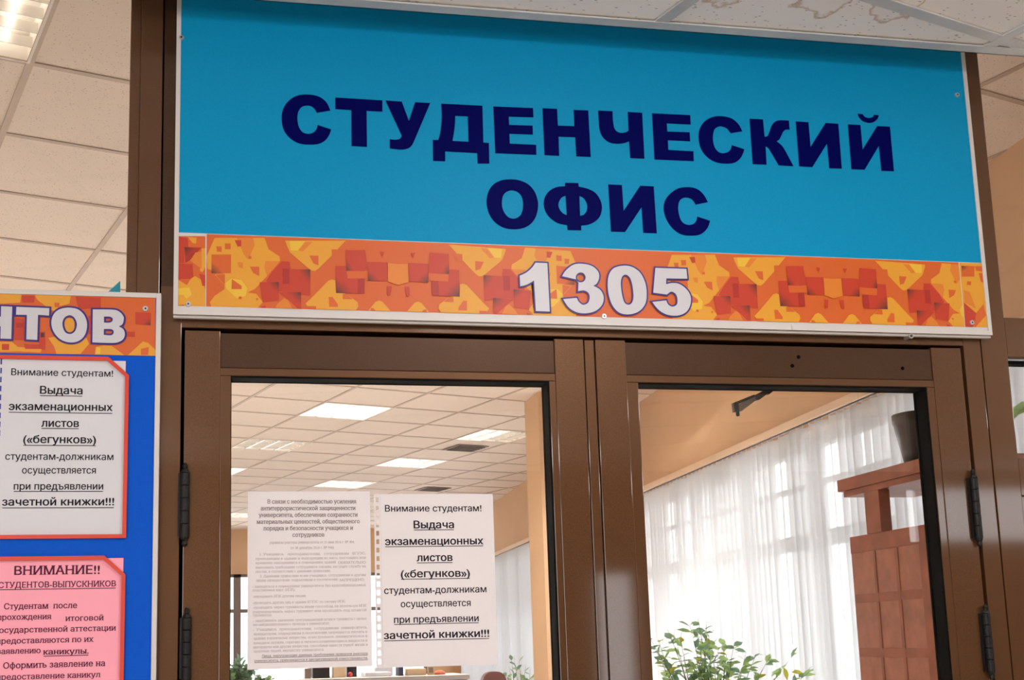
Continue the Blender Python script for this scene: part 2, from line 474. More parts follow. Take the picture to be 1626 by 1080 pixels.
# ------------------------------------------------------------------ corridor shell
COR_X0, COR_X1, COR_Y0 = -5.0, 7.0, -3.4
fl = MB(); fl.poly([(COR_X0, COR_Y0, 0), (COR_X1, COR_Y0, 0), (COR_X1, FY, 0), (COR_X0, FY, 0)])
tag(fl.build('floor_corridor', M_FLOOR), kind='structure')
fo = MB(); fo.poly([(-6, FY, 0), (wallx(FARY) + .3, FY, 0), (wallx(FARY) + .3, FARY, 0), (-6, FARY, 0)])
tag(fo.build('floor_office', M_CARPET), kind='structure')
TOPZ = ZO + 0.05
w = MB(); w.box(COR_X0 - .1, COR_X0, COR_Y0, FY, 0, TOPZ); tag(w.build('wall_corridor_left', M_CREAM), kind='structure')
w = MB(); w.box(COR_X1, COR_X1 + .1, COR_Y0, FY, 0, TOPZ); tag(w.build('wall_corridor_right', M_CREAM), kind='structure')
# back wall of the corridor with the high window that the frames mirror
bx0, bx1, bz0, bz1 = 4.62, 6.4, 2.12, 2.58
w = MB()
cx_a, cx_b, cz_a, cz_b = -4.6, -0.6, 0.9, 2.5
cn_a, cn_b = 2.38, 2.66
w.box(COR_X0, cx_a, COR_Y0 - .2, COR_Y0, 0, TOPZ); w.box(cx_a, cx_b, COR_Y0 - .2, COR_Y0, 0, cz_a); w.box(cx_a, cx_b, COR_Y0 - .2, COR_Y0, cz_b, TOPZ); w.box(cx_b, cn_a, COR_Y0 - .2, COR_Y0, 0, TOPZ); w.box(cn_a, cn_b, COR_Y0 - .2, COR_Y0, 0, .9); w.box(cn_a, cn_b, COR_Y0 - .2, COR_Y0, 1.98, TOPZ); w.box(cn_b, bx0, COR_Y0 - .2, COR_Y0, 0, TOPZ); w.box(bx1, COR_X1, COR_Y0 - .2, COR_Y0, 0, TOPZ)
w.box(bx0, bx1, COR_Y0 - .2, COR_Y0, 0, bz0); w.box(bx0, bx1, COR_Y0 - .2, COR_Y0, bz1, TOPZ)
tag(w.build('wall_corridor_back', M_CREAM), kind='structure')
cw = empty('window_3', ((bx0 + bx1) / 2, COR_Y0 - .1, bz0)); tag(cw, kind='structure')
w = MB()
for a, b in ((bx0, bx0 + .05), (bx1 - .05, bx1)): w.box(a - cw.location.x, b - cw.location.x, -.03, .03, 0, bz1 - bz0)
for a, b in ((0, .05), (bz1 - bz0 - .05, bz1 - bz0)): w.box(bx0 + .05 - cw.location.x, bx1 - .05 - cw.location.x, -.03, .03, a, b)
w.build('window_frame', M_WINFRAME, cw)
cw = empty('window_4', (0, COR_Y0 - .1, 0)); tag(cw, kind='structure')  # unseen window; its wide left part is added for daylight on the sign
w = MB()
for x in (cx_a, -3.27, -1.93, cx_b): w.box(x - .04, x + .04, -.03, .03, cz_a, cz_b)
for x in (cn_a, cn_b): w.box(x - .02, x + .02, -.03, .03, .9, 1.98)
w.box(cx_a, cx_b, -.031, .031, cz_a, cz_a + .05); w.box(cx_a, cx_b, -.031, .031, cz_b - .05, cz_b)
w.build('window_frame', M_WINFRAME, cw)

# corridor ceiling: mineral tiles in a grid that meets the partition at an angle
CE0, CD0, TLC, TL = 1.2911, 1.3426, 0.615, 0.6          # a grid crossing (bar centres)
cor_planes = [(0, 1, EDGE), (0, -1, -COR_Y0), (1, 0, COR_X1), (-1, 0, -COR_X0)]
cor_lamps = [(-1, -2), (-6, -2), (3, -4), (-5, -6), (5, -8), (6, -4), (-9, -4)]
mb = MB(); bars = MB()
for i in range(-12, 14):
    for j in range(-14, 8):
        q = [grid(CE0 + TLC * (i + a), CD0 + TLC * (j + b)) for a, b in ((0, 0), (1, 0), (1, 1), (0, 1))]
        q = clip(q, cor_planes)
        if q: mb.poly([(p[0], p[1], ZC + 0.006) for p in q[::-1]])
tag(mb.build('ceiling_corridor', M_CTILE), kind='structure')
def bar_strips(mb_, e0, d0, ir, jr, planes, z, hw, th, TL=0.6):
    for i in range(*ir):
        e = e0 + TL * i
        q = clip([grid(e - hw, d0 + TL * jr[0]), grid(e + hw, d0 + TL * jr[0]), grid(e + hw, d0 + TL * jr[1]), grid(e - hw, d0 + TL * jr[1])], planes)
        if q: mb_.prism(q, z, z + th)
    for j in range(*jr):
        d = d0 + TL * j
        q = clip([grid(e0 + TL * ir[0], d - hw), grid(e0 + TL * ir[1], d - hw), grid(e0 + TL * ir[1], d + hw), grid(e0 + TL * ir[0], d + hw)], planes)
        if q: mb_.prism(q, z + 0.0004, z + th)
bar_strips(bars, CE0, CD0, (-12, 15), (-14, 9), [(0, 1, EDGE - 0.024)] + cor_planes[1:], ZC + 0.001, 0.012, 0.004, TLC)
tag(bars.build('trim_1', M_CGRID), kind='structure')
w = MB(); w.box(COR_X0, COR_X1, EDGE - 0.025, EDGE, ZC, ZC + 0.003); w.box(COR_X0, COR_X1, EDGE - 0.002, EDGE, ZC, TOPZ)
tag(w.build('trim_2', M_CGRID), kind='structure')
# void above the corridor ceiling is closed by the partition's top panel (below)
for (i, j) in cor_lamps:
    e, d = CE0 + TLC * i, CD0 + TLC * j
    c = grid(e + .3, d + .3)
    t = empty('ceiling_light', (c[0], c[1], ZC)); t.rotation_euler = (0, 0, AL)
    tag(t, 'square opal ceiling light of the corridor, out of the picture', 'ceiling light', 'corridor ceiling lights')
    h = MB(); h.box(-.29, .29, -.29, .29, -.012, .004, .002); h.build('housing', M_REFLECT, t)
    p = MB(); p.box(-.27, .27, -.27, .27, -.085, -.0122, .012); p.build('diffuser', M_PANEL, t)

# ------------------------------------------------------------------ office shell
off_planes = [(0, -1, -(FY + .06)), (0, 1, FARY), (-1, 0, 6.0), (1, -WK, WX0)]
OE0, OD0 = 0.301 * 1.88, 0.4 * 0.6
office_lamps = {(5, 14): 1, (5, 17): 0, (5, 20): 1, (8, 18): 1, (8, 15): 2, (8, 21): 1, (-1, 5): 0, (5, 23): 1, (8, 27): 1, (8, 24): 1, (-1, 9): 3, (-4, 12): 3, (2, 11): 3, (5, 10): 3, (2, 17): 3, (-1, 15): 3}
mb = MB(); bars = MB()
for i in range(-24, 26):
    for j in range(0, 46):
        if (i, j) in office_lamps: continue
        q = clip([grid(OE0 + TL * (i + a), OD0 + TL * (j + b)) for a, b in ((0, 0), (1, 0), (1, 1), (0, 1))], off_planes)
        if q: mb.poly([(p[0], p[1], ZO + 0.006) for p in q[::-1]])
tag(mb.build('ceiling_office', M_TILE), kind='structure')
bar_strips(bars, OE0, OD0, (-24, 27), (0, 46), off_planes, ZO + 0.001, 0.012, 0.004)
tag(bars.build('trim_3', M_GRID), kind='structure')

# window wall
SILL, HEAD, TRANS = 0.86, 2.66, 2.09
L_ = math.sqrt(1 + WK * WK)
ang = -math.atan(WK)
def wallframe(name):
    o = empty(name, (WX0, 0, 0)); o.rotation_euler = (0, 0, ang); return o
# local frame: +y runs along the wall, +x points outdoors
wr = wallframe('wall_right'); tag(wr, kind='structure')
w = MB(); w.box(0, .25, 2.0, 20.2, 0, SILL); w.box(0, .25, 2.0, 20.2, HEAD, TOPZ); w.box(0, .25, 2.0, 3.3, SILL, HEAD); w.box(0, .25, 19.3, 20.2, SILL, HEAD)
w.build('wall_face', M_PEACH, wr)
BAYS = [3.3 + k * 2.0 for k in range(9)]
wn_i = 10
for k in range(8):
    a, b = BAYS[k], BAYS[k] + 2.0
    t = wallframe('window_%d' % wn_i); wn_i += 1; tag(t, kind='structure')
    f = MB()
    f.box(.09, .15, a, a + .06, SILL, HEAD); f.box(.09, .15, b - .06, b, SILL, HEAD); f.box(.09, .15, a + 1.0 - .045, a + 1.0 + .045, SILL, HEAD)
    f.box(.09, .15, a + .06, b - .06, SILL, SILL + .06); f.box(.09, .15, a + .06, b - .06, HEAD - .06, HEAD); f.box(.088, .152, a + .06, b - .06, TRANS - .045, TRANS + .04); f.box(.10, .14, a + .06, b - .06, 2.385, 2.415)
    f.build('window_frame', M_WINFRAME, t)
    g = MB(); g.box(.118, .124, a + .02, b - .02, SILL + .02, HEAD - .02); g.build('pane', M_GLASS, t)
s_ = wallframe('trim_4'); tag(s_, kind='structure')
w = MB(); w.box(-.12, .09, 3.3, 19.3, SILL - .03, SILL); w.build('window_sill', M_WHITEPVC, s_)

# far wall with its own windows
fx0, fx1, fz0, fz1 = -4.5, 3.4, 0.86, 2.73
w = MB(); w.box(-6, 4.2, FARY, FARY + .25, 0, fz0); w.box(-6, 4.2, FARY, FARY + .25, fz1, TOPZ); w.box(-6, fx0, FARY, FARY + .25, fz0, fz1); w.box(fx1, 4.2, FARY, FARY + .25, fz0, fz1)
tag(w.build('wall_back', M_PEACH), kind='structure')
t = empty('window_20', (0, FARY, 0)); tag(t, kind='structure')
f = MB(); xs = [-4.5, -3.3, -2.1, -0.9, 0.31, 1.5, 2.7, 3.4]
for x in xs: f.box(x - .06, x + .06, .06, .14, fz0, fz1)
f.box(fx0, fx1, .06, .14, fz1 - .05, fz1); f.box(fx0, fx1, .058, .142, 2.11, 2.17); f.box(fx0, fx1, .06, .14, fz0, fz0 + .06)
f.build('window_frame', M_WINFRAME, t)
g = MB(); g.box(fx0, fx1, .098, .104, fz0, fz1); g.build('pane', M_GLASS, t)
w = MB(); w.box(-6.1, -6, FY, FARY, 0, TOPZ); tag(w.build('wall_left', M_PEACH), kind='structure')

# column between the left pane and the window wall
cx0, cy0 = at(857, 700, 8.8).x, 8.8
w = MB(); w.box(cx0, cx0 + .42, cy0, cy0 + .42, 0, ZO + .005)
tag(w.build('wall_column', M_PEACH), kind='structure')
c = at(874, 966, 8.79)
n = MB(); n.box(cx0 + .06, cx0 + .30, 8.794, 8.7995, at(870, 993, 8.79).z, at(870, 943, 8.79).z)
o = n.build('paper_sheet', M_PAPERB); tag(o, 'pale sheet of paper pinned on the peach column inside the office', 'paper')
for py in (945, 967, 990):
    z = at(870, py, 8.79).z; n = MB(); n.box(cx0 + .09, cx0 + .28, 8.7936, 8.794, z - .004, z + .004); n.build('printed_line', M_INKGREY, o)

# vertical blinds: one per window bay
def wall_y(px, py):                         # photo point on the blinds' plane -> distance along the wall
    d = ray(px, py); t_ = (WX0 - 0.06) / (d.x - WK * d.y); return d.y * t_ * L_
gaps = [wall_y(1293, 740), wall_y(1243, 760), wall_y(1099, 850), wall_y(1068, 850), wall_y(1034, 880), wall_y(1322, 720)]
slat_me = {}
def slat_mesh(z0, z1, a):
    me = bpy.data.meshes.new('slat'); bm = bmesh.new()
    n_ = 6; ww = .1
    ring = []
    for k in range(n_ + 1):
        u = (k / n_ - .5) * ww; v = .006 * (1 - (2 * k / n_ - 1) ** 2)
        x = v * math.cos(a) - u * math.sin(a); y = v * math.sin(a) + u * math.cos(a)
        ring.append((bm.verts.new((x, y, z0)), bm.verts.new((x, y, z1))))
    for p, q in zip(ring, ring[1:]):
        f = bm.faces.new((p[0], q[0], q[1], p[1])); f.smooth = True
    bm.to_mesh(me); bm.free(); me.materials.append(M_BLIND)
    return me
SM = slat_mesh(SILL + .06, 2.674, 0.42)
SM2 = slat_mesh(SILL + .06, 2.674, 0.62)
cm = MB(); cm.box(-.002, .002, -.004, .004, .0105, .024); CARR = cm.build('carrier', M_WHITEPVC); CARR_ME = CARR.data; bpy.data.objects.remove(CARR)
blind_where = ['beside the wooden divider', 'behind the wooden divider and the pot', 'above the leafy plant, by the dark gap', 'left of the leafy plant in the right-hand pane',
               'just inside the left edge of the right-hand pane', 'hidden behind the column', 'right of the column strip in the left-hand pane', 'farthest bay beside the door notice']
for k in range(8):
    a, b = BAYS[k], BAYS[k] + 2.0
    t = wallframe('vertical_blind')
    tag(t, 'white vertical slat blind, ' + ['nearest bay, beside the partition', 'bay beside the wooden divider', 'bay above the leafy plant', 'third bay past the divider, above the plant',
        'bay at the left edge of the right door pane', 'bay mostly behind the peach column', 'bay left of the peach column', 'last bay before the far wall'][k], 'blind', 'vertical blinds of the window wall')
    r = MB(); r.box(-.085, -.035, a + .002, b - .002, 2.694, 2.735); r.build('track', M_TRACK, t)
    r = MB(); r.box(-.068, -.052, a + .002, b - .002, 2.6885, 2.6938); r.build('track_slot', M_DARKCARR, t)
    y = a + .05
    idx = 0
    while y < b - .03:
        skip = any(abs(y - g_) < .04 for g_ in gaps)
        c_ = bpy.data.objects.new('carrier', CARR_ME); COL.objects.link(c_); c_.parent = t; c_.location = (-.06, y, 2.664)
        if not skip:
            s2 = bpy.data.objects.new('slat', SM if idx % 9 else SM2); COL.objects.link(s2); s2.parent = t; s2.location = (-.06 + random.uniform(-.0015, .0015), y, 0)
            s2.rotation_euler = (0, 0, random.uniform(-.025, .025))
        y += .082; idx += 1

# ------------------------------------------------------------------ office ceiling lights and vents
def troffer(i, j, lit, label):
    c = grid(OE0 + TL * (i + .5), OD0 + TL * (j + .5))
    t = empty('ceiling_light', (c[0], c[1], ZO)); t.rotation_euler = (0, 0, AL)
    tag(t, label, 'ceiling light', 'louvred ceiling lights of the office')
    h = MB()
    for sx in (-1, 1): h.box(min(sx * .29, sx * .298), max(sx * .29, sx * .298), -.298, .298, .0, .085)
    for sy in (-1, 1): h.box(-.29, .29, min(sy * .29, sy * .298), max(sy * .29, sy * .298), .0, .085)
    h.box(-.298, .298, -.298, .298, .085, .09)
    h.build('housing', M_REFLECT, t)
    lv = MB()
    for k in (-1, 0, 1): lv.box(k * .145 - .005, k * .145 + .005, -.29, .29, .004, .045)
    for k in range(-2, 3): lv.box(-.29, .29, k * .097 - .002, k * .097 + .002, .005, .04)
    lv.build('louvre', M_LOUVRE, t)
    for k in range(4):
        y = -.2175 + k * .145
        q = MB(); q.tube((y, -.27, .066), (y, .27, .066), .011, seg=10)
        q.build('tube', M_TUBEBOOST if lit == 3 else (M_TUBE if (lit == 1 or (lit == 2 and k < 2)) else M_TUBEDIM), t, smooth=False)
lab = {(5, 14): 'largest bright louvred ceiling light seen through the left door pane', (5, 17): 'dim louvred ceiling light with brown reflectors near the left door stile',
       (5, 20): 'louvred ceiling light cut off by the left edge of the left door pane', (8, 18): 'bright louvred ceiling light below the middle of the left pane ceiling',
       (8, 15): 'half-lit louvred ceiling light beside the dark vent, at the right of the left pane', (8, 21): 'small bright louvred ceiling light just above the door notices',
       (-1, 5): 'big louvred ceiling light in the top left corner, above the notice board', (8, 27): 'far louvred ceiling light left of the dense text notice',
       (5, 23): 'louvred ceiling light hidden behind the dense text notice', (8, 24): 'louvred ceiling light hidden behind the large print notice'}
for (i, j), lit in office_lamps.items():
    troffer(i, j, lit, lab.get((i, j), 'louvred office ceiling light out of view behind the partition, boosted to brighten the office'))
def vent(e, d, sz, label):
    c = grid(OE0 + TL * e, OD0 + TL * d)
    t = empty('ceiling_vent', (c[0], c[1], ZO)); t.rotation_euler = (0, 0, AL); tag(t, label, 'vent', 'ceiling vents of the office')
    f = MB()
    for s in (-1, 1):
        f.box(min(s * sz, s * (sz - .03)), max(s * sz, s * (sz - .03)), -sz, sz, -.006, .0); f.box(-sz + .03, sz - .03, min(s * sz, s * (sz - .03)), max(s * sz, s * (sz - .03)), -.006, 0)
    f.build('frame', M_GREYPLATE, t)
    s_ = MB()
    nn = 6
    for k in range(nn):
        y = -sz + .04 + k * (2 * sz - .08) / (nn - 1)
        s_.box(-sz + .03, sz - .03, y - .012, y + .006, -.012, -.001)
    s_.build('louvre_slat', M_VENT, t)
    q = MB(); q.box(-sz + .03, sz - .03, -sz + .03, sz - .03, -.0008, -.0002); q.build('dark_back', M_GAP, t)
vent(8.58, 16.67, .17, 'dark square ceiling vent next to the half-lit ceiling light')
vent(10.53, 21.6, .17, 'dark square ceiling vent just above the large print notice')

# ------------------------------------------------------------------ partition frame
def X(px, py, Y=FY): return at(px, py, Y).x
def Z(px, py, Y=FY): return at(px, py, Y).z
Z_HEAD, Z_TOP = 2.099, 2.86
xPL0, xPL1 = X(203.5, 250), X(254, 400)           # left post
xJL0, xJL1 = X(256.5, 400), X(287.5, 600)         # left jamb
xL0, xL1 = X(293, 600), X(931, 650)               # left leaf
xA0, xA1 = X(933, 650), X(947.6, 640)             # astragal
xR0, xR1 = X(949.5, 640), X(1528.5, 590)          # right leaf
xJR0, xJR1 = X(1533.5, 590), X(1557.6, 560)       # right jamb
xPR0, xPR1 = X(1559.4, 560), X(1589.5, 460)       # right post
wf = empty('wall_front', (0.66, FY, 0)); tag(wf, kind='structure')
def fbox(name, x0, x1, z0, z1, m=M_BRONZE, y0=FY, y1=FY + .06, bev=.0012, parent=wf):
    b = MB(); b.box(x0, x1, y0, y1, z0, z1, bev)
    o = b.build(name, m, parent)
    if parent is not None: o.location = -parent.location
    return o
fbox('post', xPL0 + .018, xPL1, 0, Z_TOP)
fbox('glazing_bead', xPL0, xPL0 + .018, 0, Z_TOP, y0=FY + .004, y1=FY + .05)
fbox('door_jamb', xJL0, xJL1, 0, 2.17)
fbox('door_jamb', xJR0, xJR1, 0, 2.17)
fbox('door_head', xJL1, xJR0, Z_HEAD, 2.17, y0=FY + .0006)
fbox('joint_gasket', xPL1, xJL0, 0, 2.72, M_GAP, y0=FY + .008, y1=FY + .05, bev=0)
fbox('joint_gasket', xJR1, xPR0, 0, 2.72, M_GAP, y0=FY + .008, y1=FY + .05, bev=0)
fbox('post', xPR0, xPR1, 0, Z_TOP)
fbox('infill_panel', xJL0, xJR1, 2.17, Z_TOP, M_RAIL, y0=FY + .004, y1=FY + .05)
# door stops behind the gaps
fbox('door_stop', xJL1, xJL1 + .016, 0, Z_HEAD, M_GAP, y0=FY + .045, y1=FY + .06, bev=0)
fbox('door_stop', xJR0 - .016, xJR0, 0, Z_HEAD, M_GAP, y0=FY + .045, y1=FY + .06, bev=0)
fbox('door_stop', xJL1 + .016, xJR0 - .016, Z_HEAD - .016, Z_HEAD, M_GAP, y0=FY + .045, y1=FY + .06, bev=0)
# right of the door: transom rail, side light, lower panel
XEND = 6.95
zTR1, zTR0 = Z(1610, 504.8), Z(1610, 567)
fbox('transom_rail', xPR1, XEND, zTR0, zTR1)
fbox('top_rail', xPR1, XEND, 2.80, Z_TOP)
xSB = X(1601.3, 572)
fbox('glazing_bead', X(1592, 567), xSB, 0.0, zTR0 - .0005, M_RAIL, y0=FY + .006, y1=FY + .05)
zSR1 = Z(1616, 728); zSR0 = zSR1 - .07
fbox('side_rail', xSB, XEND, zSR0, zSR1, y0=FY + .002)
fbox('lower_panel', xSB, XEND, 0, zSR0, M_BRONZE, y0=FY + .012, y1=FY + .04)
fbox('edge_strip', xSB, XEND, zTR0 - .004, zTR0 - .0005, M_SCREW, y0=FY + .012, y1=FY + .03, bev=0)
fbox('seal', xSB, XEND, zTR0 - .011, zTR0 - .0045, M_SEAL, y0=FY + .014, y1=FY + .034, bev=0)
fbox('side_glass', xSB, XEND, zSR1, zTR0 - .011, M_GLASS, y0=FY + .024, y1=FY + .029, bev=0)
fbox('transom_glass', xPR1, XEND, zTR1, 2.80, M_GLASS, y0=FY + .024, y1=FY + .029, bev=0)
# left of the post: glazing behind the notice board
fbox('top_rail', -4.99, xPL0, 2.80, Z_TOP)
fbox('transom_rail', -4.99, xPL0, 2.03, 2.10)
fbox('transom_glass', -4.99, xPL0, 2.10, 2.80, M_GLASS, y0=FY + .024, y1=FY + .029, bev=0)
fbox('lower_panel', -4.99, xPL0, 0, 2.03, M_RAIL, y0=FY + .012, y1=FY + .04)
fbox('bulkhead', -4.99, XEND, Z_TOP, TOPZ, M_CREAM, y0=FY, y1=FY + .06, bev=0)
# loose hexagon bolt in the head rail
bc = at(1438, 537.5, FY)
b = MB(); b.tube((bc.x, FY + .002, bc.z), (bc.x, FY - .016, bc.z), .0042, seg=6); b.tube((bc.x, FY - .016, bc.z), (bc.x, FY - .019, bc.z), .0052, seg=6)
o = b.build('bolt', M_SCREW); tag(o, 'small hexagon bolt sticking out of the head rail under the big sign', 'bolt')
q = MB(); q.tube((bc.x, FY - .0188, bc.z), (bc.x, FY - .0196, bc.z), .0026, seg=10); q.build('bolt_hole', M_GREYMETAL, o)

def door(name, x0, x1, g0, g1, b0, b1, mirror):
    """leaf x0..x1, glass opening g0..g1, bead edges b0..b1"""
    t = empty(name, ((x0 + x1) / 2, FY, 0.01)); tag(t, kind='structure')
    top = Z_HEAD - .0045
    zb1, zb0 = 2.032, 2.018
    def d(nm, *a, **k): return fbox(nm, *a, parent=t, **k)
    d('stile', x0, b0, 0.01, top, y0=FY + .0005, y1=FY + .045)
    d('stile', b1, x1, 0.01, top, y0=FY + .0005, y1=FY + .045)
    d('top_rail', b0, b1, zb1, top - .003, m=M_RAIL, y0=FY + .003, y1=FY + .044)
    d('bottom_rail', b0, b1, 0.01, 0.30, m=M_RAIL, y0=FY + .003, y1=FY + .044)
    d('glazing_bead', b0, b1, zb0, zb1 - .0006, y0=FY + .0012, y1=FY + .043)
    d('glazing_bead', b0, g0, .30, zb0, y0=FY + .0012, y1=FY + .043)
    d('glazing_bead', g1, b1, .30, zb0, y0=FY + .0012, y1=FY + .043)
    d('seal', g0, g1, zb0 - .003, zb0, m=M_SEAL, y0=FY + .002, y1=FY + .043, bev=0)
    d('seal', g1 - .003, g1, .30, zb0 - .003, m=M_SEAL, y0=FY + .002, y1=FY + .043, bev=0)
    d('seal', g0, g0 + .0015, .30, zb0 - .003, m=M_SEAL, y0=FY + .014, y1=FY + .043, bev=0)
    d('pane', g0 + .0015, g1 - .003, .30, zb0 - .003, m=M_GLASS, y0=FY + .033, y1=FY + .038, bev=0)
    return t
gL0, gL1 = X(366, 700), X(872.5, 612)
d1 = door('door_1', xL0, xL1, gL0, gL1, X(349, 700), X(884, 640), 1)
gR0, gR1 = X(1014.5, 625), X(1472, 614)
d2 = door('door_2', xR0, xR1, gR0, gR1, X(997, 630), X(1482.8, 603), -1)
fbox('astragal', xA0, xA1, .01, Z_HEAD - .005, M_BRONZE, y0=FY + .002, y1=FY + .05, parent=d1)
for (px, py, r) in ((1268, 567, .0035), (1258, 581, .0035), (1433, 585, .0032)):
    c = at(px, py, FY + .003); b = MB(); b.tube((c.x, FY + .0034, c.z), (c.x, FY + .0021, c.z), r, seg=14)
    o = b.build('screw_hole', M_GAP, d2); o.location = -d2.location
def hinge(parent, xpix, y0pix, y1pix):
    c0, c1 = at(xpix[0], y0pix, FY - .008), at(xpix[1], y1pix, FY - .008)
    x = (c0.x + c1.x) / 2; y = FY - .006; r = .0075
    zt, zb = c0.z, c1.z
    prof = [(.002, zb), (.0045, zb + .004), (.0035, zb + .009), (.006, zb + .012), (r, zb + .016)]
    L = zt - zb - .032
    for k in range(5):
        za = zb + .016 + L * k / 5; zc = zb + .016 + L * (k + 1) / 5
        prof += [(r, za + .001), (r, zc - .0012), (r * .86, zc - .0006)]
    prof += [(r, zt - .016), (.006, zt - .012), (.0035, zt - .009), (.0045, zt - .004), (.002, zt)]
    b = MB(); b.lathe(prof, (x, y, 0), 16)
    b.box(x - .011, x - .003, FY - .004, FY + .004, zb + .016, zt - .016)
    o = b.build('hinge', M_HINGE, parent); o.location = -parent.location
hinge(d1, (292.5, 294), 735, 868)
hinge(d1, (295, 297), 965, 1095)
hinge(d2, (1545, 1557), 745, 868)
hinge(d2, (1565, 1576), 960, 1080)
# closer arm on the office side of the right leaf
yA = FY + .10
def armpiece(name, pts, dp, m, off=0.0):
    q = [at(1140 + p[0] / 10.8, 590 + p[1] / 10.8, yA) for p in pts]
    b = MB(); b.prism_y([(p.x, p.z) for p in q], yA - dp + off, yA + dp + off); o = b.build(name, m, d2); o.location = -d2.location; return o
o = armpiece('closer_arm', [(250, 545), (600, 405), (640, 432), (335, 565), (352, 690), (272, 702)], .005, M_GREYMETAL); o['label'] = 'dark jointed arm of the door closer behind the glass'
armpiece('closer_plate', [(345, 572), (608, 425), (640, 500), (385, 690), (352, 690)], .004, M_GREYPLATE)
armpiece('closer_arm', [(608, 418), (780, 328), (842, 382), (692, 492), (642, 502)], .006, M_GREYMETAL)
armpiece('closer_arm', [(780, 322), (930, 270), (1060, 250), (860, 400), (815, 375)], .004, M_GREYMETAL)
kc = at(1140 + 338 / 10.8, 590 + 700 / 10.8, yA); b = MB(); b.tube((kc.x, yA, kc.z + .002), (kc.x, yA, kc.z - .006), .0036, .0036, 14); b.tube((kc.x, yA, kc.z - .006), (kc.x, yA, kc.z - .0075), .0036, .002, 14)
o = b.build('closer_knob', M_BLACK, d2); o.location = -d2.location
cl = MB(); a_ = at(1236, 604, yA); cl.box(a_.x + .02, a_.x + .26, FY + .05, FY + .10, 2.03, 2.085, .004)
o = cl.build('closer_body', M_GREYPLATE, d2); o.location = -d2.location

# ------------------------------------------------------------------ printed bands
INK = {'o': (214, 96, 28), 'o2': (224, 128, 34), 'y': (228, 158, 38), 'y2': (234, 186, 52), 'r': (196, 56, 26), 'r2': (174, 38, 22), 'd': (72, 38, 30), 'w': (236, 206, 190)}
def band_mesh(name, shapes, Y, parent, rect, mirror=None):
    """shapes: list of (ink, [(X, Z)...], dark-corner index or None); drawn bottom to top, clipped to rect (x0, x1, z0, z1)"""
    bm = bmesh.new(); cl_ = bm.loops.layers.float_color.new('ink')
    x0, x1, z0, z1 = rect; pl = [(-1, 0, -x0), (1, 0, x1), (0, -1, -z0), (0, 1, z1)]
    lay = [0]
    def put(poly, cols):
        lay[0] += 1
        y = Y - 0.00004 * lay[0]
        f = bm.faces.new([bm.verts.new((p[0], y, p[1])) for p in poly])
        for l, c in zip(f.loops, cols): l[cl_] = (*c, 1)
        return f
    for ink, poly, dk in shapes:
        q = clip(poly, pl) if len(poly) <= 4 else None
        if q is None:
            # concave shapes: triangulate first, clip each triangle
            from mathutils.geometry import tessellate_polygon
            tris = tessellate_polygon([[Vector((p[0], p[1], 0)) for p in poly]])
            lay[0] += 1; y = Y - 0.00004 * lay[0]
            for tr in tris:
                q2 = clip([poly[i] for i in tr], pl)
                if len(q2) >= 3:
                    f = bm.faces.new([bm.verts.new((p[0], y, p[1])) for p in q2])
                    for l in f.loops: l[cl_] = (*lin(INK[ink]), 1)
        elif len(q) >= 3:
            put(q, [lin(INK[ink])] * len(q))
        if dk is not None:
            n = len(poly); c = Vector(poly[dk]); a = Vector(poly[dk - 1]); b = Vector(poly[(dk + 1) % n])
            base = lin(INK[ink]); dark = lin(INK['d'])
            pa = c + (a - c) * .62; pb = c + (b - c) * .62; pm = c + (a - c) * .36 + (b - c) * .36
            tri = [tuple(c), tuple(pa), tuple(pm), tuple(pb)]
            if all(x0 <= p[0] <= x1 and z0 <= p[1] <= z1 for p in tri):
                put(tri, [dark, base, base, base])
    me = bpy.data.meshes.new(name)
    bm.normal_update()
    for f in bm.faces:
        if f.normal.y > 0: f.normal_flip()
    bm.to_mesh(me); bm.free()
    return link(name, me, M_PRINT, parent)
def cvt(pts, ox, oy, sc, Y):
    return [(lambda w_: (w_.x, w_.z))(at(ox + p[0] / sc, oy + p[1] / sc, Y)) for p in pts]
SY = 1.980                                    # face of the big sign
UA = dict(ox=280, oy=370, sc=7.715); UB = dict(ox=460, oy=370, sc=7.2)
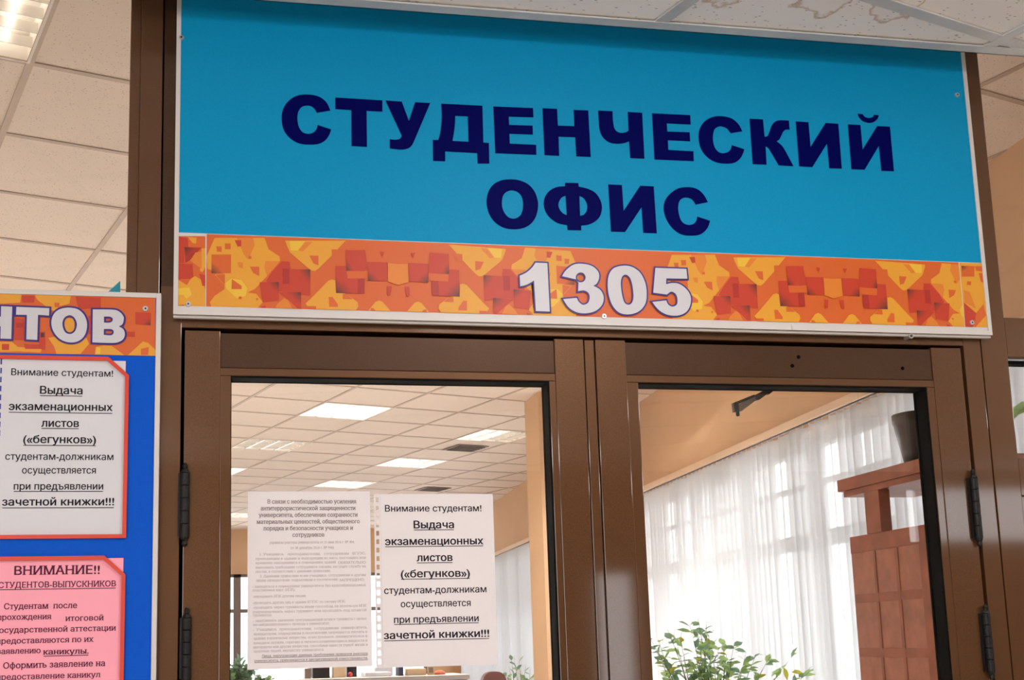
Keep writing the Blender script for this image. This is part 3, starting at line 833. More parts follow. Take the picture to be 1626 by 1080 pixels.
unit = [
 ('y', UA, [(470, 60), (1080, 60), (1130, 200), (1265, 290), (1270, 340), (1110, 530), (960, 690), (870, 730), (980, 745), (1060, 850), (1020, 890), (960, 970), (600, 970), (440, 930), (410, 850), (470, 770), (590, 690), (590, 640), (470, 510), (590, 500), (380, 440), (370, 290)], None),
 ('o2', UA, [(940, 60), (960, 150), (880, 330), (830, 270), (740, 60)], None),
 ('o2', UA, [(1090, 345), (1260, 345), (1110, 530), (1080, 420)], None),
 ('o', UA, [(480, 515), (595, 505), (595, 640)], None),
 ('y2', UA, [(600, 620), (670, 560), (800, 580), (870, 680), (850, 770), (740, 800), (610, 680)], None),
 ('o', UA, [(430, 265), (670, 265), (670, 495), (430, 495)], 3),
 ('o', UA, [(595, 130), (665, 130), (665, 200), (595, 200)], None), ('r', UA, [(715, 90), (795, 90), (795, 165), (750, 170)], None),
 ('o', UA, [(490, 165), (555, 165), (555, 235), (500, 230)], None), ('o2', UA, [(750, 360), (815, 360), (815, 435), (765, 420)], None),
 ('o', UA, [(900, 415), (1015, 415), (1015, 530), (940, 490)], None), ('o', UA, [(680, 565), (800, 650), (800, 690), (675, 690)], None),
 ('o', UA, [(885, 285), (920, 285), (920, 320), (885, 320)], None), ('o', UA, [(765, 780), (800, 780), (800, 812), (765, 812)], None),
 ('o', UA, [(975, 800), (1010, 805), (985, 835)], None), ('o', UA, [(890, 930), (960, 930), (960, 975), (890, 975)], None),
 ('r', UA, [(1010, 975), (1040, 905), (1090, 890), (1090, 975)], None),
 ('y', UB, [(-50, 90), (640, 90), (600, 130), (480, 262), (330, 410), (290, 438), (250, 432), (205, 400), (0, 225), (-40, 130)], None),
 ('y2', UB, [(0, 95), (175, 95), (90, 205), (10, 200)], None), ('o2', UB, [(175, 105), (260, 105), (150, 215), (100, 205)], None),
 ('o', UB, [(225, 262), (328, 262), (328, 372), (270, 350)], None),
 ('o', UB, [(480, 190), (600, 190), (550, 275), (480, 275)], None),
 ('r', UA, [(1290, 350), (1385, 355), (1400, 445), (1640, 450), (1640, 770), (1260, 720), (1100, 590), (1170, 480)], None),
 ('r', UA, [(1400, 447), (1640, 450), (1640, 770), (1400, 740)], 1),
 ('r2', UA, [(1300, 440), (1385, 440), (1385, 625), (1300, 625)], None),
 ('r', UA, [(1020, 605), (1255, 605), (1255, 830), (1060, 850)], 1),
 ('o', UA, [(1240, 860), (1320, 790), (1400, 820), (1520, 970), (1200, 970)], None),
 ('r', UA, [(1255, 730), (1525, 730), (1530, 975), (1400, 850)], 1),
 ('o2', UA, [(1240, 870), (1320, 800), (1370, 830), (1440, 975), (1180, 975)], None),
 ('y', UB, [(440, 550), (480, 535), (520, 545), (530, 690), (600, 692), (650, 700), (775, 795), (785, 840), (715, 960), (300, 960), (180, 810), (250, 745)], None),
 ('o', UB, [(445, 735), (490, 735), (550, 820), (550, 850), (450, 848)], None), ('o', UB, [(605, 700), (650, 700), (720, 760), (605, 760)], None),
 ('o', UB, [(205, 840), (300, 840), (300, 960), (250, 900)], None),
 ('y', UB, [(980, 790), (1020, 775), (1060, 790), (1215, 970), (830, 970)], None), ('o', UB, [(925, 860), (960, 865), (1040, 970), (930, 970)], None),
 ('r', UB, [(640, 200), (860, 200), (890, 435), (645, 435)], 3), ('r', UB, [(525, 380), (855, 380), (855, 695), (530, 690)], 3),
 ('o', UB, [(650, 440), (890, 440), (890, 525), (660, 525)], None),
 ('r', UB, [(640, 200), (790, 200), (790, 435), (645, 435)], 3),
 ('r', UB, [(890, 335), (1115, 340), (1115, 550), (895, 550)], 3), ('r2', UB, [(775, 525), (855, 525), (855, 695), (775, 695)], None),
 ('r', UB, [(800, 200), (840, 205), (840, 265), (800, 255)], None), ('r', UB, [(1030, 215), (1080, 225), (1060, 280)], None),
 ('r', UB, [(1115, 610), (1165, 615), (1150, 720), (1115, 715)], None), ('o2', UB, [(1120, 350), (1240, 360), (1240, 600), (1120, 560)], None)]
left_half = [(ink, cvt(pts, Y=SY, **fr), dk) for ink, fr, pts, dk in unit]
zb0, zb1 = 2.1325, 2.2560
ax0 = at(632, 440, SY).x; ax1 = at(1323, 470, SY).x; half = (ax1 - ax0) / 2
bxl, bxr = at(327, 440, SY).x, at(1528.5, 480, SY).x
shapes = []
def refl(lst, ax): return [(i_, [(2 * ax - p[0], p[1]) for p in pts], dk) for i_, pts, dk in lst]
def clipset(lst, a, b):
    out = []
    for i_, pts, dk in lst:
        if max(p[0] for p in pts) > a - .02 and min(p[0] for p in pts) < b + .02: out.append((i_, pts, dk))
    return out
sign = empty('office_sign', (0.68, 1.995, 2.121))
tag(sign, 'large turquoise office sign with navy letters and orange 1305 band above the double door', 'sign')
def sp(o): o.location = -sign.location; return o
sx0, sx1 = at(275, 498.9, SY - .002).x, at(1576, 532, SY - .002).x
szb, szt = at(275, 498.9, SY - .002).z, 2.80
tr_w = .0075
b = MB(); b.box(sx0 + .001, sx1 - .001, SY, FY - .0005, szb + .001, szt); sp(b.build('panel', M_WHITEPVC, sign))
b = MB(); b.box(sx0 + tr_w, sx1 - tr_w, SY - .0004, SY - .0001, zb1 + .0012, szt - .005); sp(b.build('blue_face', M_SIGNBLUE, sign))
# edge profile
b = MB()
b.box(sx0, sx0 + tr_w, SY - .0025, SY + .0, szb, szt); b.box(sx1 - tr_w, sx1, SY - .0025, SY + .0, szb, szt)
seam = at(1256, 519, SY).x
b.box(sx0 + tr_w, seam - .0004, SY - .0025, SY, szb, szb + tr_w + .001); b.box(seam + .0004, sx1 - tr_w, SY - .0025, SY, szb, szb + tr_w + .001)
b.box(sx0, sx1, SY + .004, SY + .012, szb - .004, szb)
sp(b.build('edge_profile', M_WHITEPVC, sign))
# band: left end strip, two mirrored repeats, right end strip
def band(name, shapes_, rect): return sp(band_mesh(name, shapes_, SY - .0003, sign, rect))
base_rect = lambda a, b: ('o', [(a - .01, zb0 - .02), (b + .01, zb0 - .02), (b + .01, zb1 + .02), (a - .01, zb1 + .02)], None)
band('printed_band', [base_rect(ax0 - half, ax0)] + left_half, (bxl + .0008, ax0, zb0 - .002, zb1))
band('printed_band', [base_rect(ax0, ax0 + half)] + refl(left_half, ax0), (ax0, ax0 + half, zb0 - .002, zb1))
third = [(i_, [(p[0] + 2 * half, p[1]) for p in pts], dk) for i_, pts, dk in left_half]
band('printed_band', [base_rect(ax1 - half, ax1)] + third, (ax1 - half, ax1, zb0 - .002, zb1))
band('printed_band', [base_rect(ax1, bxr)] + refl(third, ax1), (ax1, bxr - .0008, zb0 - .002, zb1))
lst = [('o', [(15, 40), (355, 40), (355, 960), (15, 960)], None), ('r', [(15, 40), (140, 65), (150, 180), (100, 180), (100, 370), (15, 370)], None), ('r2', [(100, 175), (310, 180), (160, 340), (110, 370)], 0),
       ('y', [(140, 50), (250, 60), (240, 130), (200, 125)], None), ('y', [(310, 190), (355, 190), (355, 420), (320, 480), (290, 470)], None), ('o2', [(235, 240), (310, 230), (310, 440), (170, 340)], None),
       ('r', [(15, 375), (200, 380), (210, 560), (15, 570)], 0), ('y', [(15, 570), (80, 610), (130, 640), (180, 560), (230, 530), (300, 570), (340, 650), (355, 700), (355, 960), (100, 960), (15, 880)], None),
       ('y2', [(20, 680), (160, 670), (190, 760), (120, 810), (90, 760), (25, 760)], None), ('r', [(15, 890), (90, 880), (120, 960), (15, 960)], None), ('r', [(280, 500), (355, 520), (355, 650), (320, 650)], None)]
band('printed_band', [(i_, cvt(p, 280, 370, 7.715, SY), dk) for i_, p, dk in lst], (sx0 + tr_w, bxl - .0006, zb0 - .002, zb1))
lst = [('y', [(790, 120), (1140, 120), (1180, 1000), (860, 1000)], None), ('o', [(820, 172), (980, 175), (980, 305), (825, 305)], 0), ('o', [(985, 175), (1090, 180), (1095, 240), (1000, 235)], None),
       ('o', [(1030, 260), (1090, 265), (1100, 380), (1060, 370)], None), ('o2', [(850, 470), (920, 490), (1000, 700), (860, 620)], None), ('o', [(890, 360), (940, 365), (935, 410), (885, 405)], None),
       ('r', [(850, 620), (1000, 750), (990, 850), (940, 980), (870, 980)], None), ('o', [(1000, 750), (1090, 640), (1120, 780), (960, 960), (990, 830)], None), ('r2', [(870, 930), (950, 900), (950, 980), (870, 980)], 2)]
band('printed_band', [(i_, cvt(p, 1420, 400, 7.71, SY), dk) for i_, p, dk in lst], (bxr + .0006, sx1 - tr_w, zb0 - .002, zb1))
# lettering
LY = SY - .0009
Z1, Z2, Z3, Z4 = (435, 140, 6.022), (680, 150, 6.022), (930, 160, 6.022), (1170, 160, 6.022)
Z5, Z6 = (760, 270, 8.13), (940, 280, 8.13)
C_ = corners
letters = [
 (Z1, [[(540, 215, 1), (505, 140), (450, 92), (390, 69), (310, 61), (230, 70), (160, 105), (105, 165), (78, 235), (74, 310), (90, 390), (130, 455), (190, 505), (260, 533), (350, 540), (430, 532), (490, 500), (530, 445), (547, 395, 1), (418, 352, 1), (405, 395), (375, 425), (330, 437), (280, 425), (245, 385), (228, 330), (225, 270), (238, 215), (270, 178), (315, 167), (360, 175), (390, 202), (410, 236, 1)]]),
 (Z1, [C_([(587, 90), (1037, 117), (1037, 225), (886, 217), (890, 562), (742, 553), (740, 210), (587, 200)])]),
 (Z1, [[(1067, 118, 1), (1222, 128, 1), (1290, 313, 1), (1350, 135, 1), (1495, 142, 1), (1345, 495, 1), (1318, 548), (1280, 577), (1220, 588), (1160, 583), (1108, 576, 1), (1108, 488, 1), (1150, 494), (1190, 490), (1212, 475), (1222, 455, 1)]]),
 (Z2, [[(124, 88, 1), (518, 108, 1), (527, 460, 1), (580, 464, 1), (584, 662, 1), (472, 660, 1), (468, 562, 1), (162, 545, 1), (162, 640, 1), (46, 635, 1), (44, 435, 1), (95, 436, 1), (112, 380), (124, 300), (129, 200)], [(258, 205, 1), (378, 210, 1), (386, 452, 1), (232, 445, 1), (248, 350), (256, 270)]]),
 (Z2, [C_([(622, 115), (1002, 130), (1006, 220), (770, 212), (773, 292), (998, 298), (1000, 384), (776, 376), (780, 470), (1032, 482), (1034, 578), (642, 562)])]),
 (Z2, [C_([(1092, 132), (1232, 138), (1240, 298), (1397, 303), (1390, 148), (1530, 153), (1554, 598), (1416, 592), (1405, 410), (1246, 404), (1252, 588), (1112, 580)])]),
 (Z3, [[(120, 95, 1), (257, 100, 1), (262, 200), (275, 265), (305, 298), (345, 308), (385, 300), (410, 285, 1), (402, 107, 1), (540, 115, 1), (562, 555, 1), (427, 548, 1), (415, 388, 1), (370, 405), (300, 412), (225, 398), (165, 350), (135, 285), (127, 210)]]),
 (Z3, [C_([(634, 120), (1000, 138), (1004, 228), (776, 217), (780, 295), (995, 302), (999, 388), (786, 378), (790, 470), (1030, 484), (1034, 578), (658, 562)])]),
 (Z3, [[(1497, 293, 1), (1465, 230), (1410, 178), (1350, 155), (1270, 147), (1195, 162), (1130, 205), (1090, 270), (1080, 345), (1092, 430), (1130, 505), (1190, 560), (1260, 592), (1345, 602), (1425, 592), (1480, 550), (1510, 490), (1516, 463, 1), (1397, 425, 1), (1388, 460), (1360, 490), (1315, 502), (1270, 490), (1235, 448), (1218, 385), (1218, 325), (1232, 275), (1265, 250), (1300, 246), (1345, 262), (1372, 290), (1387, 311, 1)]]),
 (Z4, [[(122, 172, 1), (250, 178, 1), (265, 345, 1), (295, 335), (315, 290), (335, 235), (370, 198), (420, 187), (498, 190, 1), (504, 277, 1), (470, 277), (445, 295), (425, 335), (405, 372), (380, 388, 1), (420, 420), (455, 465), (542, 627, 1), (400, 618, 1), (310, 465), (275, 437, 1), (284, 612, 1), (152, 606, 1)]]),
 (Z4, [C_([(563, 197), (685, 205), (705, 442), (848, 213), (970, 220), (1004, 650), (885, 645), (862, 410), (722, 635), (597, 628)])]),
 (Z4, [C_([(1062, 226), (1182, 232), (1203, 468), (1342, 242), (1464, 248), (1502, 675), (1383, 670), (1358, 432), (1222, 660), (1097, 655)]), [(1155, 125, 1), (1202, 127, 1), (1225, 155), (1265, 165), (1300, 155), (1310, 135, 1), (1358, 138, 1), (1345, 172), (1310, 203), (1260, 212), (1205, 195), (1170, 160)]]),
 (Z5, [[(420, 120), (530, 135), (640, 185), (720, 275), (762, 390), (766, 490), (740, 600), (680, 690), (590, 745), (470, 765), (340, 750), (230, 690), (150, 595), (110, 480), (105, 370), (135, 260), (200, 180), (300, 132)], [(430, 263), (500, 283), (550, 335), (572, 410), (570, 500), (545, 575), (500, 615), (445, 628), (385, 610), (335, 555), (305, 480), (302, 395), (320, 325), (365, 280)]]),
 (Z5, [[(1115, 165, 1), (1287, 168, 1), (1293, 215, 1), (1400, 240), (1500, 290), (1565, 375), (1592, 480), (1570, 590), (1510, 660), (1420, 705), (1325, 718, 1), (1325, 780, 1), (1148, 775, 1), (1142, 712, 1), (1030, 690), (930, 625), (865, 540), (840, 440), (860, 340), (920, 265), (1010, 220), (1115, 210, 1)], [(1122, 333, 1), (1075, 355), (1040, 405), (1030, 460), (1050, 515), (1090, 560), (1138, 583, 1)], [(1300, 335, 1), (1350, 360), (1385, 405), (1403, 465), (1395, 525), (1360, 575), (1310, 592, 1)]]),
 (Z6, [C_([(210, 105), (387, 113), (408, 447), (622, 122), (797, 130), (837, 738), (663, 730), (640, 400), (428, 720), (246, 714)])]),
 (Z6, [[(1497, 335, 1), (1450, 250), (1390, 185), (1310, 148), (1215, 140), (1110, 158), (1020, 215), (950, 300), (925, 400), (940, 500), (990, 610), (1070, 700), (1170, 755), (1300, 767), (1410, 745), (1490, 670), (1525, 575, 1), (1360, 520, 1), (1345, 575), (1310, 615), (1250, 628), (1190, 610), (1145, 560), (1118, 470), (1113, 390), (1130, 320), (1170, 285), (1220, 275), (1280, 292), (1315, 325), (1338, 366, 1)]])]
for n0, n1, nm in ((0, 12, 'lettering'), (12, 16, 'lettering')):
    mb = MB()
    for z_, loops in letters[n0:n1]:
        me = outline_mesh(trace(loops, *z_, LY), LY, .0006); mb.add_mesh(me); bpy.data.meshes.remove(me)
    sp(mb.build(nm, M_NAVY, sign))
Z7 = (800, 400, 5.081)
circ = [(620 + 40 * math.cos(a_ * math.pi / 6), 207 + 40 * math.sin(a_ * math.pi / 6)) for a_ in range(12)]
digits = [
 [[(255, 88, 1), (350, 92, 1), (370, 482, 1), (258, 478, 1), (243, 232, 1), (185, 265), (132, 278, 1), (128, 193, 1), (180, 168), (225, 130)]],
 [[(470, 197, 1), (500, 150), (560, 105), (630, 97), (710, 115), (760, 160), (768, 210), (750, 255), (722, 275, 1), (775, 305), (803, 355), (800, 410), (770, 455), (720, 485), (650, 497), (580, 485), (520, 445), (478, 382, 1), (588, 372, 1), (605, 405), (640, 428), (680, 410), (692, 365), (680, 330), (645, 312), (598, 318, 1), (602, 250, 1), (582, 222, 1)], circ],
 [[(970, 112), (1040, 125), (1100, 170), (1140, 250), (1152, 340), (1140, 420), (1090, 480), (1010, 505), (930, 490), (875, 430), (845, 340), (838, 250), (850, 180), (890, 130)], [(985, 185), (1020, 215), (1040, 290), (1045, 370), (1030, 415), (1000, 427), (970, 405), (950, 330), (943, 250), (955, 200)]],
 [[(1222, 130, 1), (1472, 138, 1), (1480, 217, 1), (1310, 215, 1), (1308, 262, 1), (1360, 252), (1420, 262), (1480, 310), (1508, 370), (1500, 440), (1465, 490), (1400, 515), (1320, 508), (1250, 470), (1197, 405, 1), (1310, 392, 1), (1325, 425), (1360, 443), (1395, 425), (1400, 380), (1385, 340), (1350, 322), (1315, 345, 1), (1205, 330, 1)]]]
def outlined(parent, loops_list, z_, Y, white_name, off, fix):
    m1, m2 = MB(), MB()
    for k, loops in enumerate(loops_list):
        tl = trace(loops, *z_, Y)
        me = outline_mesh(tl, Y - .0004, .0006); m1.add_mesh(me); bpy.data.meshes.remove(me)
        # outline: grow the outer loop, shrink the holes
        grown = [grow(l, off if q == 0 else -off) for q, l in enumerate(tl)]
        me = outline_mesh(grown, Y - .00008 - .00003 * k, .0004); m2.add_mesh(me); bpy.data.meshes.remove(me)
    fix(m2.build('letter_outline', M_OUTLINE, parent)); fix(m1.build(white_name, M_WHITEVINYL, parent))
def grow(loop, off):
    """move every point of a closed loop outwards by off (inwards when negative)"""
    n = len(loop); area = sum(loop[i][0] * loop[(i + 1) % n][1] - loop[(i + 1) % n][0] * loop[i][1] for i in range(n))
    s_ = 1 if area > 0 else -1
    pts = []
    for i in range(n):
        p0_, p_, p2_ = Vector(loop[i - 1]), Vector(loop[i]), Vector(loop[(i + 1) % n])
        a_, b_ = p_ - p0_, p2_ - p_
        if a_.length < 1e-7: a_ = b_
        if b_.length < 1e-7: b_ = a_
        na = Vector((a_.y, -a_.x)).normalized() * s_; nb = Vector((b_.y, -b_.x)).normalized() * s_
        mm = na + nb
        if mm.length < 1e-6: mm = na
        mm.normalize(); k = min(1.8, 1 / max(.3, mm.dot(na)))
        q = p_ + mm * off * k; pts.append((q.x, q.y))
    return pts
outlined(sign, digits, Z7, SY - .0026, 'number', .0028, sp)
for px, py in ((288, 60), (299, 483), (959, 502.5), (1543, 512.5), (1519.5, 151)):
    s_ = screw(sign, px, py, SY - .0005, .0052); sp(s_)

# ------------------------------------------------------------------ notice board on the left
BY = 1.982
board = empty('notice_board', (-0.9, 1.99, 1.0))
tag(board, 'blue notice board with orange header and red-edged pockets left of the door', 'notice board')
def bp(o): o.location = -board.location; return o
nx0, nx1 = -1.75, at(254, 620, BY).x
nz1 = at(127, 462.8, BY).z; nz0 = 0.95
ew = .0078
b = MB(); b.box(nx0, nx1 - .0005, BY, FY - .0005, nz0, nz1 - .0005); bp(b.build('panel', M_BOARDBLUE, board))
b = MB()
b.box(nx1 - ew, nx1, BY - .0025, FY - .001, nz0, nz1, .0006); b.box(nx0, nx0 + ew, BY - .0025, FY - .001, nz0, nz1); b.box(nx0 + ew, nx1 - ew, BY - .0025, FY - .001, nz1 - ew, nz1)
b.box(nx0 + ew, nx1 - ew, BY - .0025, FY - .001, nz0, nz0 + ew)
bp(b.build('edge_profile', M_WHITEPVC, board))
hb0, hb1 = at(120, 562.8, BY).z, nz1 - ew
Z8 = (0, 460, 6.254)
lst = [('o', [(-3000, 0), (1545, 0), (1545, 760), (-3000, 760)], None), ('y', [(0, 30), (215, 45), (200, 130), (0, 140), (-120, 90)], None), ('y', [(345, 50), (705, 60), (690, 140), (590, 165), (540, 215), (500, 200), (370, 100)], None),
       ('r', [(215, 60), (345, 60), (340, 130), (220, 130)], None), ('r', [(750, 70), (1000, 80), (1000, 180), (780, 200)], None), ('o', [(540, 130), (590, 130), (590, 175), (545, 175)], None),
       ('y', [(480, 480), (540, 470), (860, 480), (885, 540), (800, 640), (560, 640), (540, 570)], None), ('y', [(0, 520), (120, 520), (180, 570), (420, 590), (400, 625), (190, 615), (0, 620)], None),
       ('r', [(240, 540), (390, 545), (390, 590), (250, 590)], None), ('r', [(20, 540), (90, 540), (90, 600), (20, 600)], None), ('y', [(950, 570), (1030, 555), (1110, 560), (1245, 660), (940, 660)], None), ('y2', [(960, 570), (1000, 580), (995, 640), (950, 640)], None),
       ('y', [(1250, 670), (1420, 515), (1470, 530), (1545, 600), (1545, 690)], None), ('o', [(1400, 590), (1480, 570), (1470, 650), (1400, 650)], None), ('r', [(1345, 225), (1500, 230), (1495, 355), (1345, 345)], 2),
       ('r', [(150, 280), (240, 290), (240, 500), (140, 500)], None), ('r', [(390, 420), (450, 420), (450, 600), (390, 590)], None), ('d', [(405, 430), (440, 430), (440, 475), (405, 475)], None), ('r2', [(160, 330), (235, 330), (235, 380), (160, 380)], None),
       ('r', [(880, 260), (905, 260), (905, 440), (880, 440)], None), ('y', [(640, 280), (740, 290), (740, 430), (640, 430)], None), ('r', [(1270, 420), (1340, 420), (1340, 470), (1270, 470)], None), ('r', [(800, 90), (880, 95), (870, 190), (800, 180)], None)]
bp(band_mesh('printed_band', [(i_, cvt(p, *Z8, BY), dk) for i_, p, dk in lst], BY - .0002, board, (nx0 + ew, nx1 - ew, hb0, hb1)))
heads = [
 [[(12, 166, 1), (122, 170, 1), (112, 490, 1), (5, 487, 1), (8, 365, 1), (-75, 362, 1), (-78, 484, 1), (-185, 480, 1), (-175, 158, 1), (-68, 162, 1), (-70, 265, 1), (10, 270, 1)]],
 [C_([(163, 172), (490, 185), (487, 258), (378, 250), (370, 500), (262, 495), (268, 252), (160, 250)])],
 [[(690, 180), (770, 195), (830, 245), (862, 320), (860, 400), (830, 470), (770, 515), (690, 525), (610, 500), (550, 445), (515, 370), (515, 290), (550, 225), (610, 190)], [(690, 255), (735, 275), (762, 330), (758, 385), (735, 425), (695, 442), (650, 425), (625, 375), (622, 320), (645, 275)]],
 [[(922, 198, 1), (1120, 200), (1185, 220), (1225, 265), (1228, 305), (1215, 345), (1180, 365, 1), (1225, 395), (1240, 440), (1225, 490), (1180, 520), (1110, 530), (918, 525, 1)], [(1033, 268, 1), (1095, 270), (1120, 290), (1112, 318), (1080, 330), (1033, 328, 1)], [(1032, 392, 1), (1110, 395), (1130, 420), (1118, 448), (1085, 455), (1030, 450, 1)]]]
outlined(board, heads, Z8, BY - .0016, 'lettering', .0030, bp)
bp(screw(board, 231, 490.5, BY - .0005, .0052))
# red-edged pockets (open frames with a cut corner)
def pocket(x0, ztop, zbot, label):
    PYo = BY
    xr = at(203, 720, BY).x; cxx = at(172.7, 568, BY).x; czz = ztop - (at(202.5, 570, BY).z - at(202.5, 598.5, BY).z)
    th = .0062
    outer = [(x0, ztop), (cxx, ztop), (xr, czz), (xr, zbot), (x0, zbot)]
    inner = [(x0 + th, ztop - th), (cxx - th * .35, ztop - th), (xr - th, czz - th * .35), (xr - th, zbot + th), (x0 + th, zbot + th)]
    me = outline_mesh([outer, inner], BY - .0035, .0030)
    o = link('pocket', me, M_RED, board); bp(o); o['label'] = label
    return o
pz1t, pz1b = at(95, 566.3, BY).z, at(100, 855.6, BY).z
pz2t = at(95, 883.6, BY).z; pz2b = pz2t - (pz1t - pz1b)
px0 = at(203, 720, BY).x - .2235
pocket(px0, pz1t, pz1b, 'red-edged pocket of the white notice'); pocket(px0, pz2t, pz2b, 'red-edged pocket of the pink notice')
def paper(name, x0, x1, z0, z1, Y, m, label, cat, group=None, th=.0003):
    b = MB(); b.box(x0, x1, Y - th, Y, z0, z1)
    o = b.build(name, m, origin=((x0 + x1) / 2, Y, z0)); tag(o, label, cat, group)
    return o
def ptext(o, mb, m, name='printed_text'):
    t_ = mb.build(name, m, o); t_.location = -o.location
    return t_
PY = BY - .0006
p_ = paper('notice', px0 + .004, at(198.6, 640, PY).x, pz1b + .003, at(190, 573.3, PY).z, PY, M_PAPERB, 'white notice with underlined black print in the upper red pocket of the blue board', 'notice')
mb = MB(); TY = PY - .0006
SERIF = [False]
T = lambda s_, a_, b_, yb, cp, ul=None, bold=.013, fr=(0, 440, 3.375): text_line(mb, s_, fr[0] + a_ / fr[2], fr[0] + b_ / fr[2], fr[1] + yb / fr[2], TY, cp / fr[2], bold, ul=(fr[0] + a_ / fr[2], fr[0] + b_ / fr[2], fr[1] + ul / fr[2], .0006) if ul else None, serif=SERIF[0])
T('Внимание студентам!', 60, 605, 530, 36); T('Выдача', 215, 441, 627, 42, 637, .024); T('экзаменационных', 47, 602, 715, 42, 728, .024); T('листов', 222, 422, 803, 42, 812, .024)
T('(«бегунков»)', 125, 513, 890, 42, 903, .024); T('студентам-должникам', 28, 607, 980, 38); T('осуществляется', 118, 513, 1053, 38)
F5 = (0, 760, 3.375)
T('при предъявлении', 74, 552, 59, 38, 69, .018, F5); T('зачетной книжки!!!', 12, 610, 144, 42, 157, .024, F5)
ptext(p_, mb, M_INK)
mb = MB()
for k in range(9):
    a_ = at(2.2 - k * .35, 570 + k * 14.2, TY); mb.poly([(a_.x - .0012, TY, a_.z - .009), (a_.x + .0012, TY, a_.z - .009), (a_.x + .0012, TY, a_.z), (a_.x - .0012, TY, a_.z)])
ptext(p_, mb, M_DASH, 'punched_edge')
p_ = paper('notice', px0 + .004, at(194.7, 960, PY).x, pz2b + .003, at(185, 886.3, PY).z, PY, M_PINK, 'pink notice with dark serif print in the lower red pocket of the blue board', 'notice')
mb = MB(); FP = (0, 870, 5.142); SERIF[0] = True
T('ВНИМАНИЕ!!', 118, 812, 217, 72, None, .022, FP); T('СТУДЕНТОВ-ВЫПУСКНИКОВ', -12, 945, 322, 48, 336, .018, FP)
T('Студентам  после', 33, 628, 497, 48, None, .018, FP); T('прохождения', -20, 415, 586, 46, None, .018, FP); T('итоговой', 538, 842, 595, 46, None, .018, FP)
T('государственной аттестации', -35, 942, 686, 46, None, .018, FP); T('предоставляются по их', -28, 760, 776, 46, None, .018, FP)
T('заявлению', -22, 330, 864, 46, None, .018, FP); T('каникулы.', 357, 722, 868, 46, 881, .024, FP); T('Оформить заявление на', 27, 855, 976, 50, None, .018, FP)
T('предоставление каникул', -28, 815, 1068, 46, None, .018, FP)
ptext(p_, mb, M_INKPINK); SERIF[0] = False

# teal corner sticker on the glass above the board
GY = FY + .0238
tri = [at(191, 446, GY), at(191, 466, GY), at(169, 466, GY)]
b = MB(); b.prism_y([(p.x, p.z) for p in tri], GY - .0004, GY)
tag(b.build('sticker', M_TEAL), 'teal triangular sticker corner on the glass above the notice board', 'sticker')

# ------------------------------------------------------------------ notices behind and on the left door pane
DY = FY + .0328
p_ = paper('notice', at(393, 900, DY).x, at(589, 900, DY).x, at(490, 1061, DY).z, at(490, 780.5, DY).z, DY, M_PAPER, 'grey-looking notice filled with small dense print on the left door pane', 'notice')
F3 = (340, 770, 3.482); TY = DY - .0006
def col_line(mb, s_, a_, b_, yb, cp, bold, slant=0): text_line(mb, s_, F3[0] + a_ / F3[2], F3[0] + b_ / F3[2], F3[1] + yb / F3[2], TY, cp / F3[2], bold, slant, serif=True)
mb = MB()
for s_, a_, b_, yb in (('В связи с необходимостью усиления', 296, 784, 103), ('антитеррористической защищенности', 258, 780, 140), ('университета, обеспечения сохранности', 248, 792, 177), ('материальных ценностей, общественного', 237, 804, 214), ('порядка и безопасности учащихся и', 275, 766, 250), ('сотрудников', 434, 609, 287)):
    col_line(mb, s_, a_, b_, yb, 23, .024)
ptext(p_, mb, M_INKMID)
mb = MB()
for s_, a_, b_, yb, bo in (('(приказы ректора университета от 31 мая 2016 г. № 404,', 308, 776, 324, .006), ('от 30 декабря 2016 г. № 946)', 424, 662, 354, .006),
    ('1. Учащимся,   преподавателям,   сотрудникам   ВГУЭС,', 254, 838, 388, 0), ('проходящим в здание и выходящим из него, постоянно или', 231, 838, 412, 0), ('временно находящимся в помещениях зданий', 231, 672, 436, 0), ('ОБЯЗАТЕЛЬНО', 686, 838, 436, .008),
    ('выполнять требования сотрудников охраны, несущих службу на', 231, 838, 460, 0), ('постах, в соответствии с данными приказами.', 231, 644, 484, 0), ('2. Данными приказами всем учащимся, сотрудникам и другим', 254, 838, 508, 0), ('лицам (арендаторам, подрядчикам и посетителям)', 231, 684, 532, 0), ('ЗАПРЕЩЕНО:', 692, 832, 532, .008),
    ('- находиться в помещениях университета без идентификационных', 214, 838, 565, 0), ('пластиковых карт (ИПК);', 214, 448, 588, 0), ('-передавать ИПК другим лицам;', 214, 508, 622, 0), ('-проводить других лиц в здания ВГУЭС по своему ИПК;', 214, 726, 655, 0),
    ('-проходить через турникеты иным способом, не используя ИПК', 214, 842, 680, 0), ('(перепрыгивать через турникет или проходить под штангой', 214, 842, 704, 0), ('турникета);', 214, 320, 727, 0), ('- задерживать движение преграждающей штанги турникета с целью', 216, 844, 752, 0),
    ('несанкционированного прохода в университет.', 216, 640, 776, 0), ('-  Учащимся,  преподавателям,  сотрудникам  университета,', 216, 846, 801, 0), ('арендаторам, подрядчикам и посетителям запрещается вносить в', 218, 846, 825, 0), ('здания взрывчатые вещества, огнестрельное, пневматическое и', 218, 846, 849, 0),
    ('холодное оружие, горючие и легковоспламеняющиеся жидкости и', 218, 846, 874, 0), ('материалы или другие вещества, способные нанести ущерб жизни и', 218, 848, 897, 0), ('здоровью людей, имуществу университета.', 218, 608, 922, 0)):
    col_line(mb, s_, a_, b_, yb, 14, bo)
ptext(p_, mb, M_INKGREY)
mb = MB()
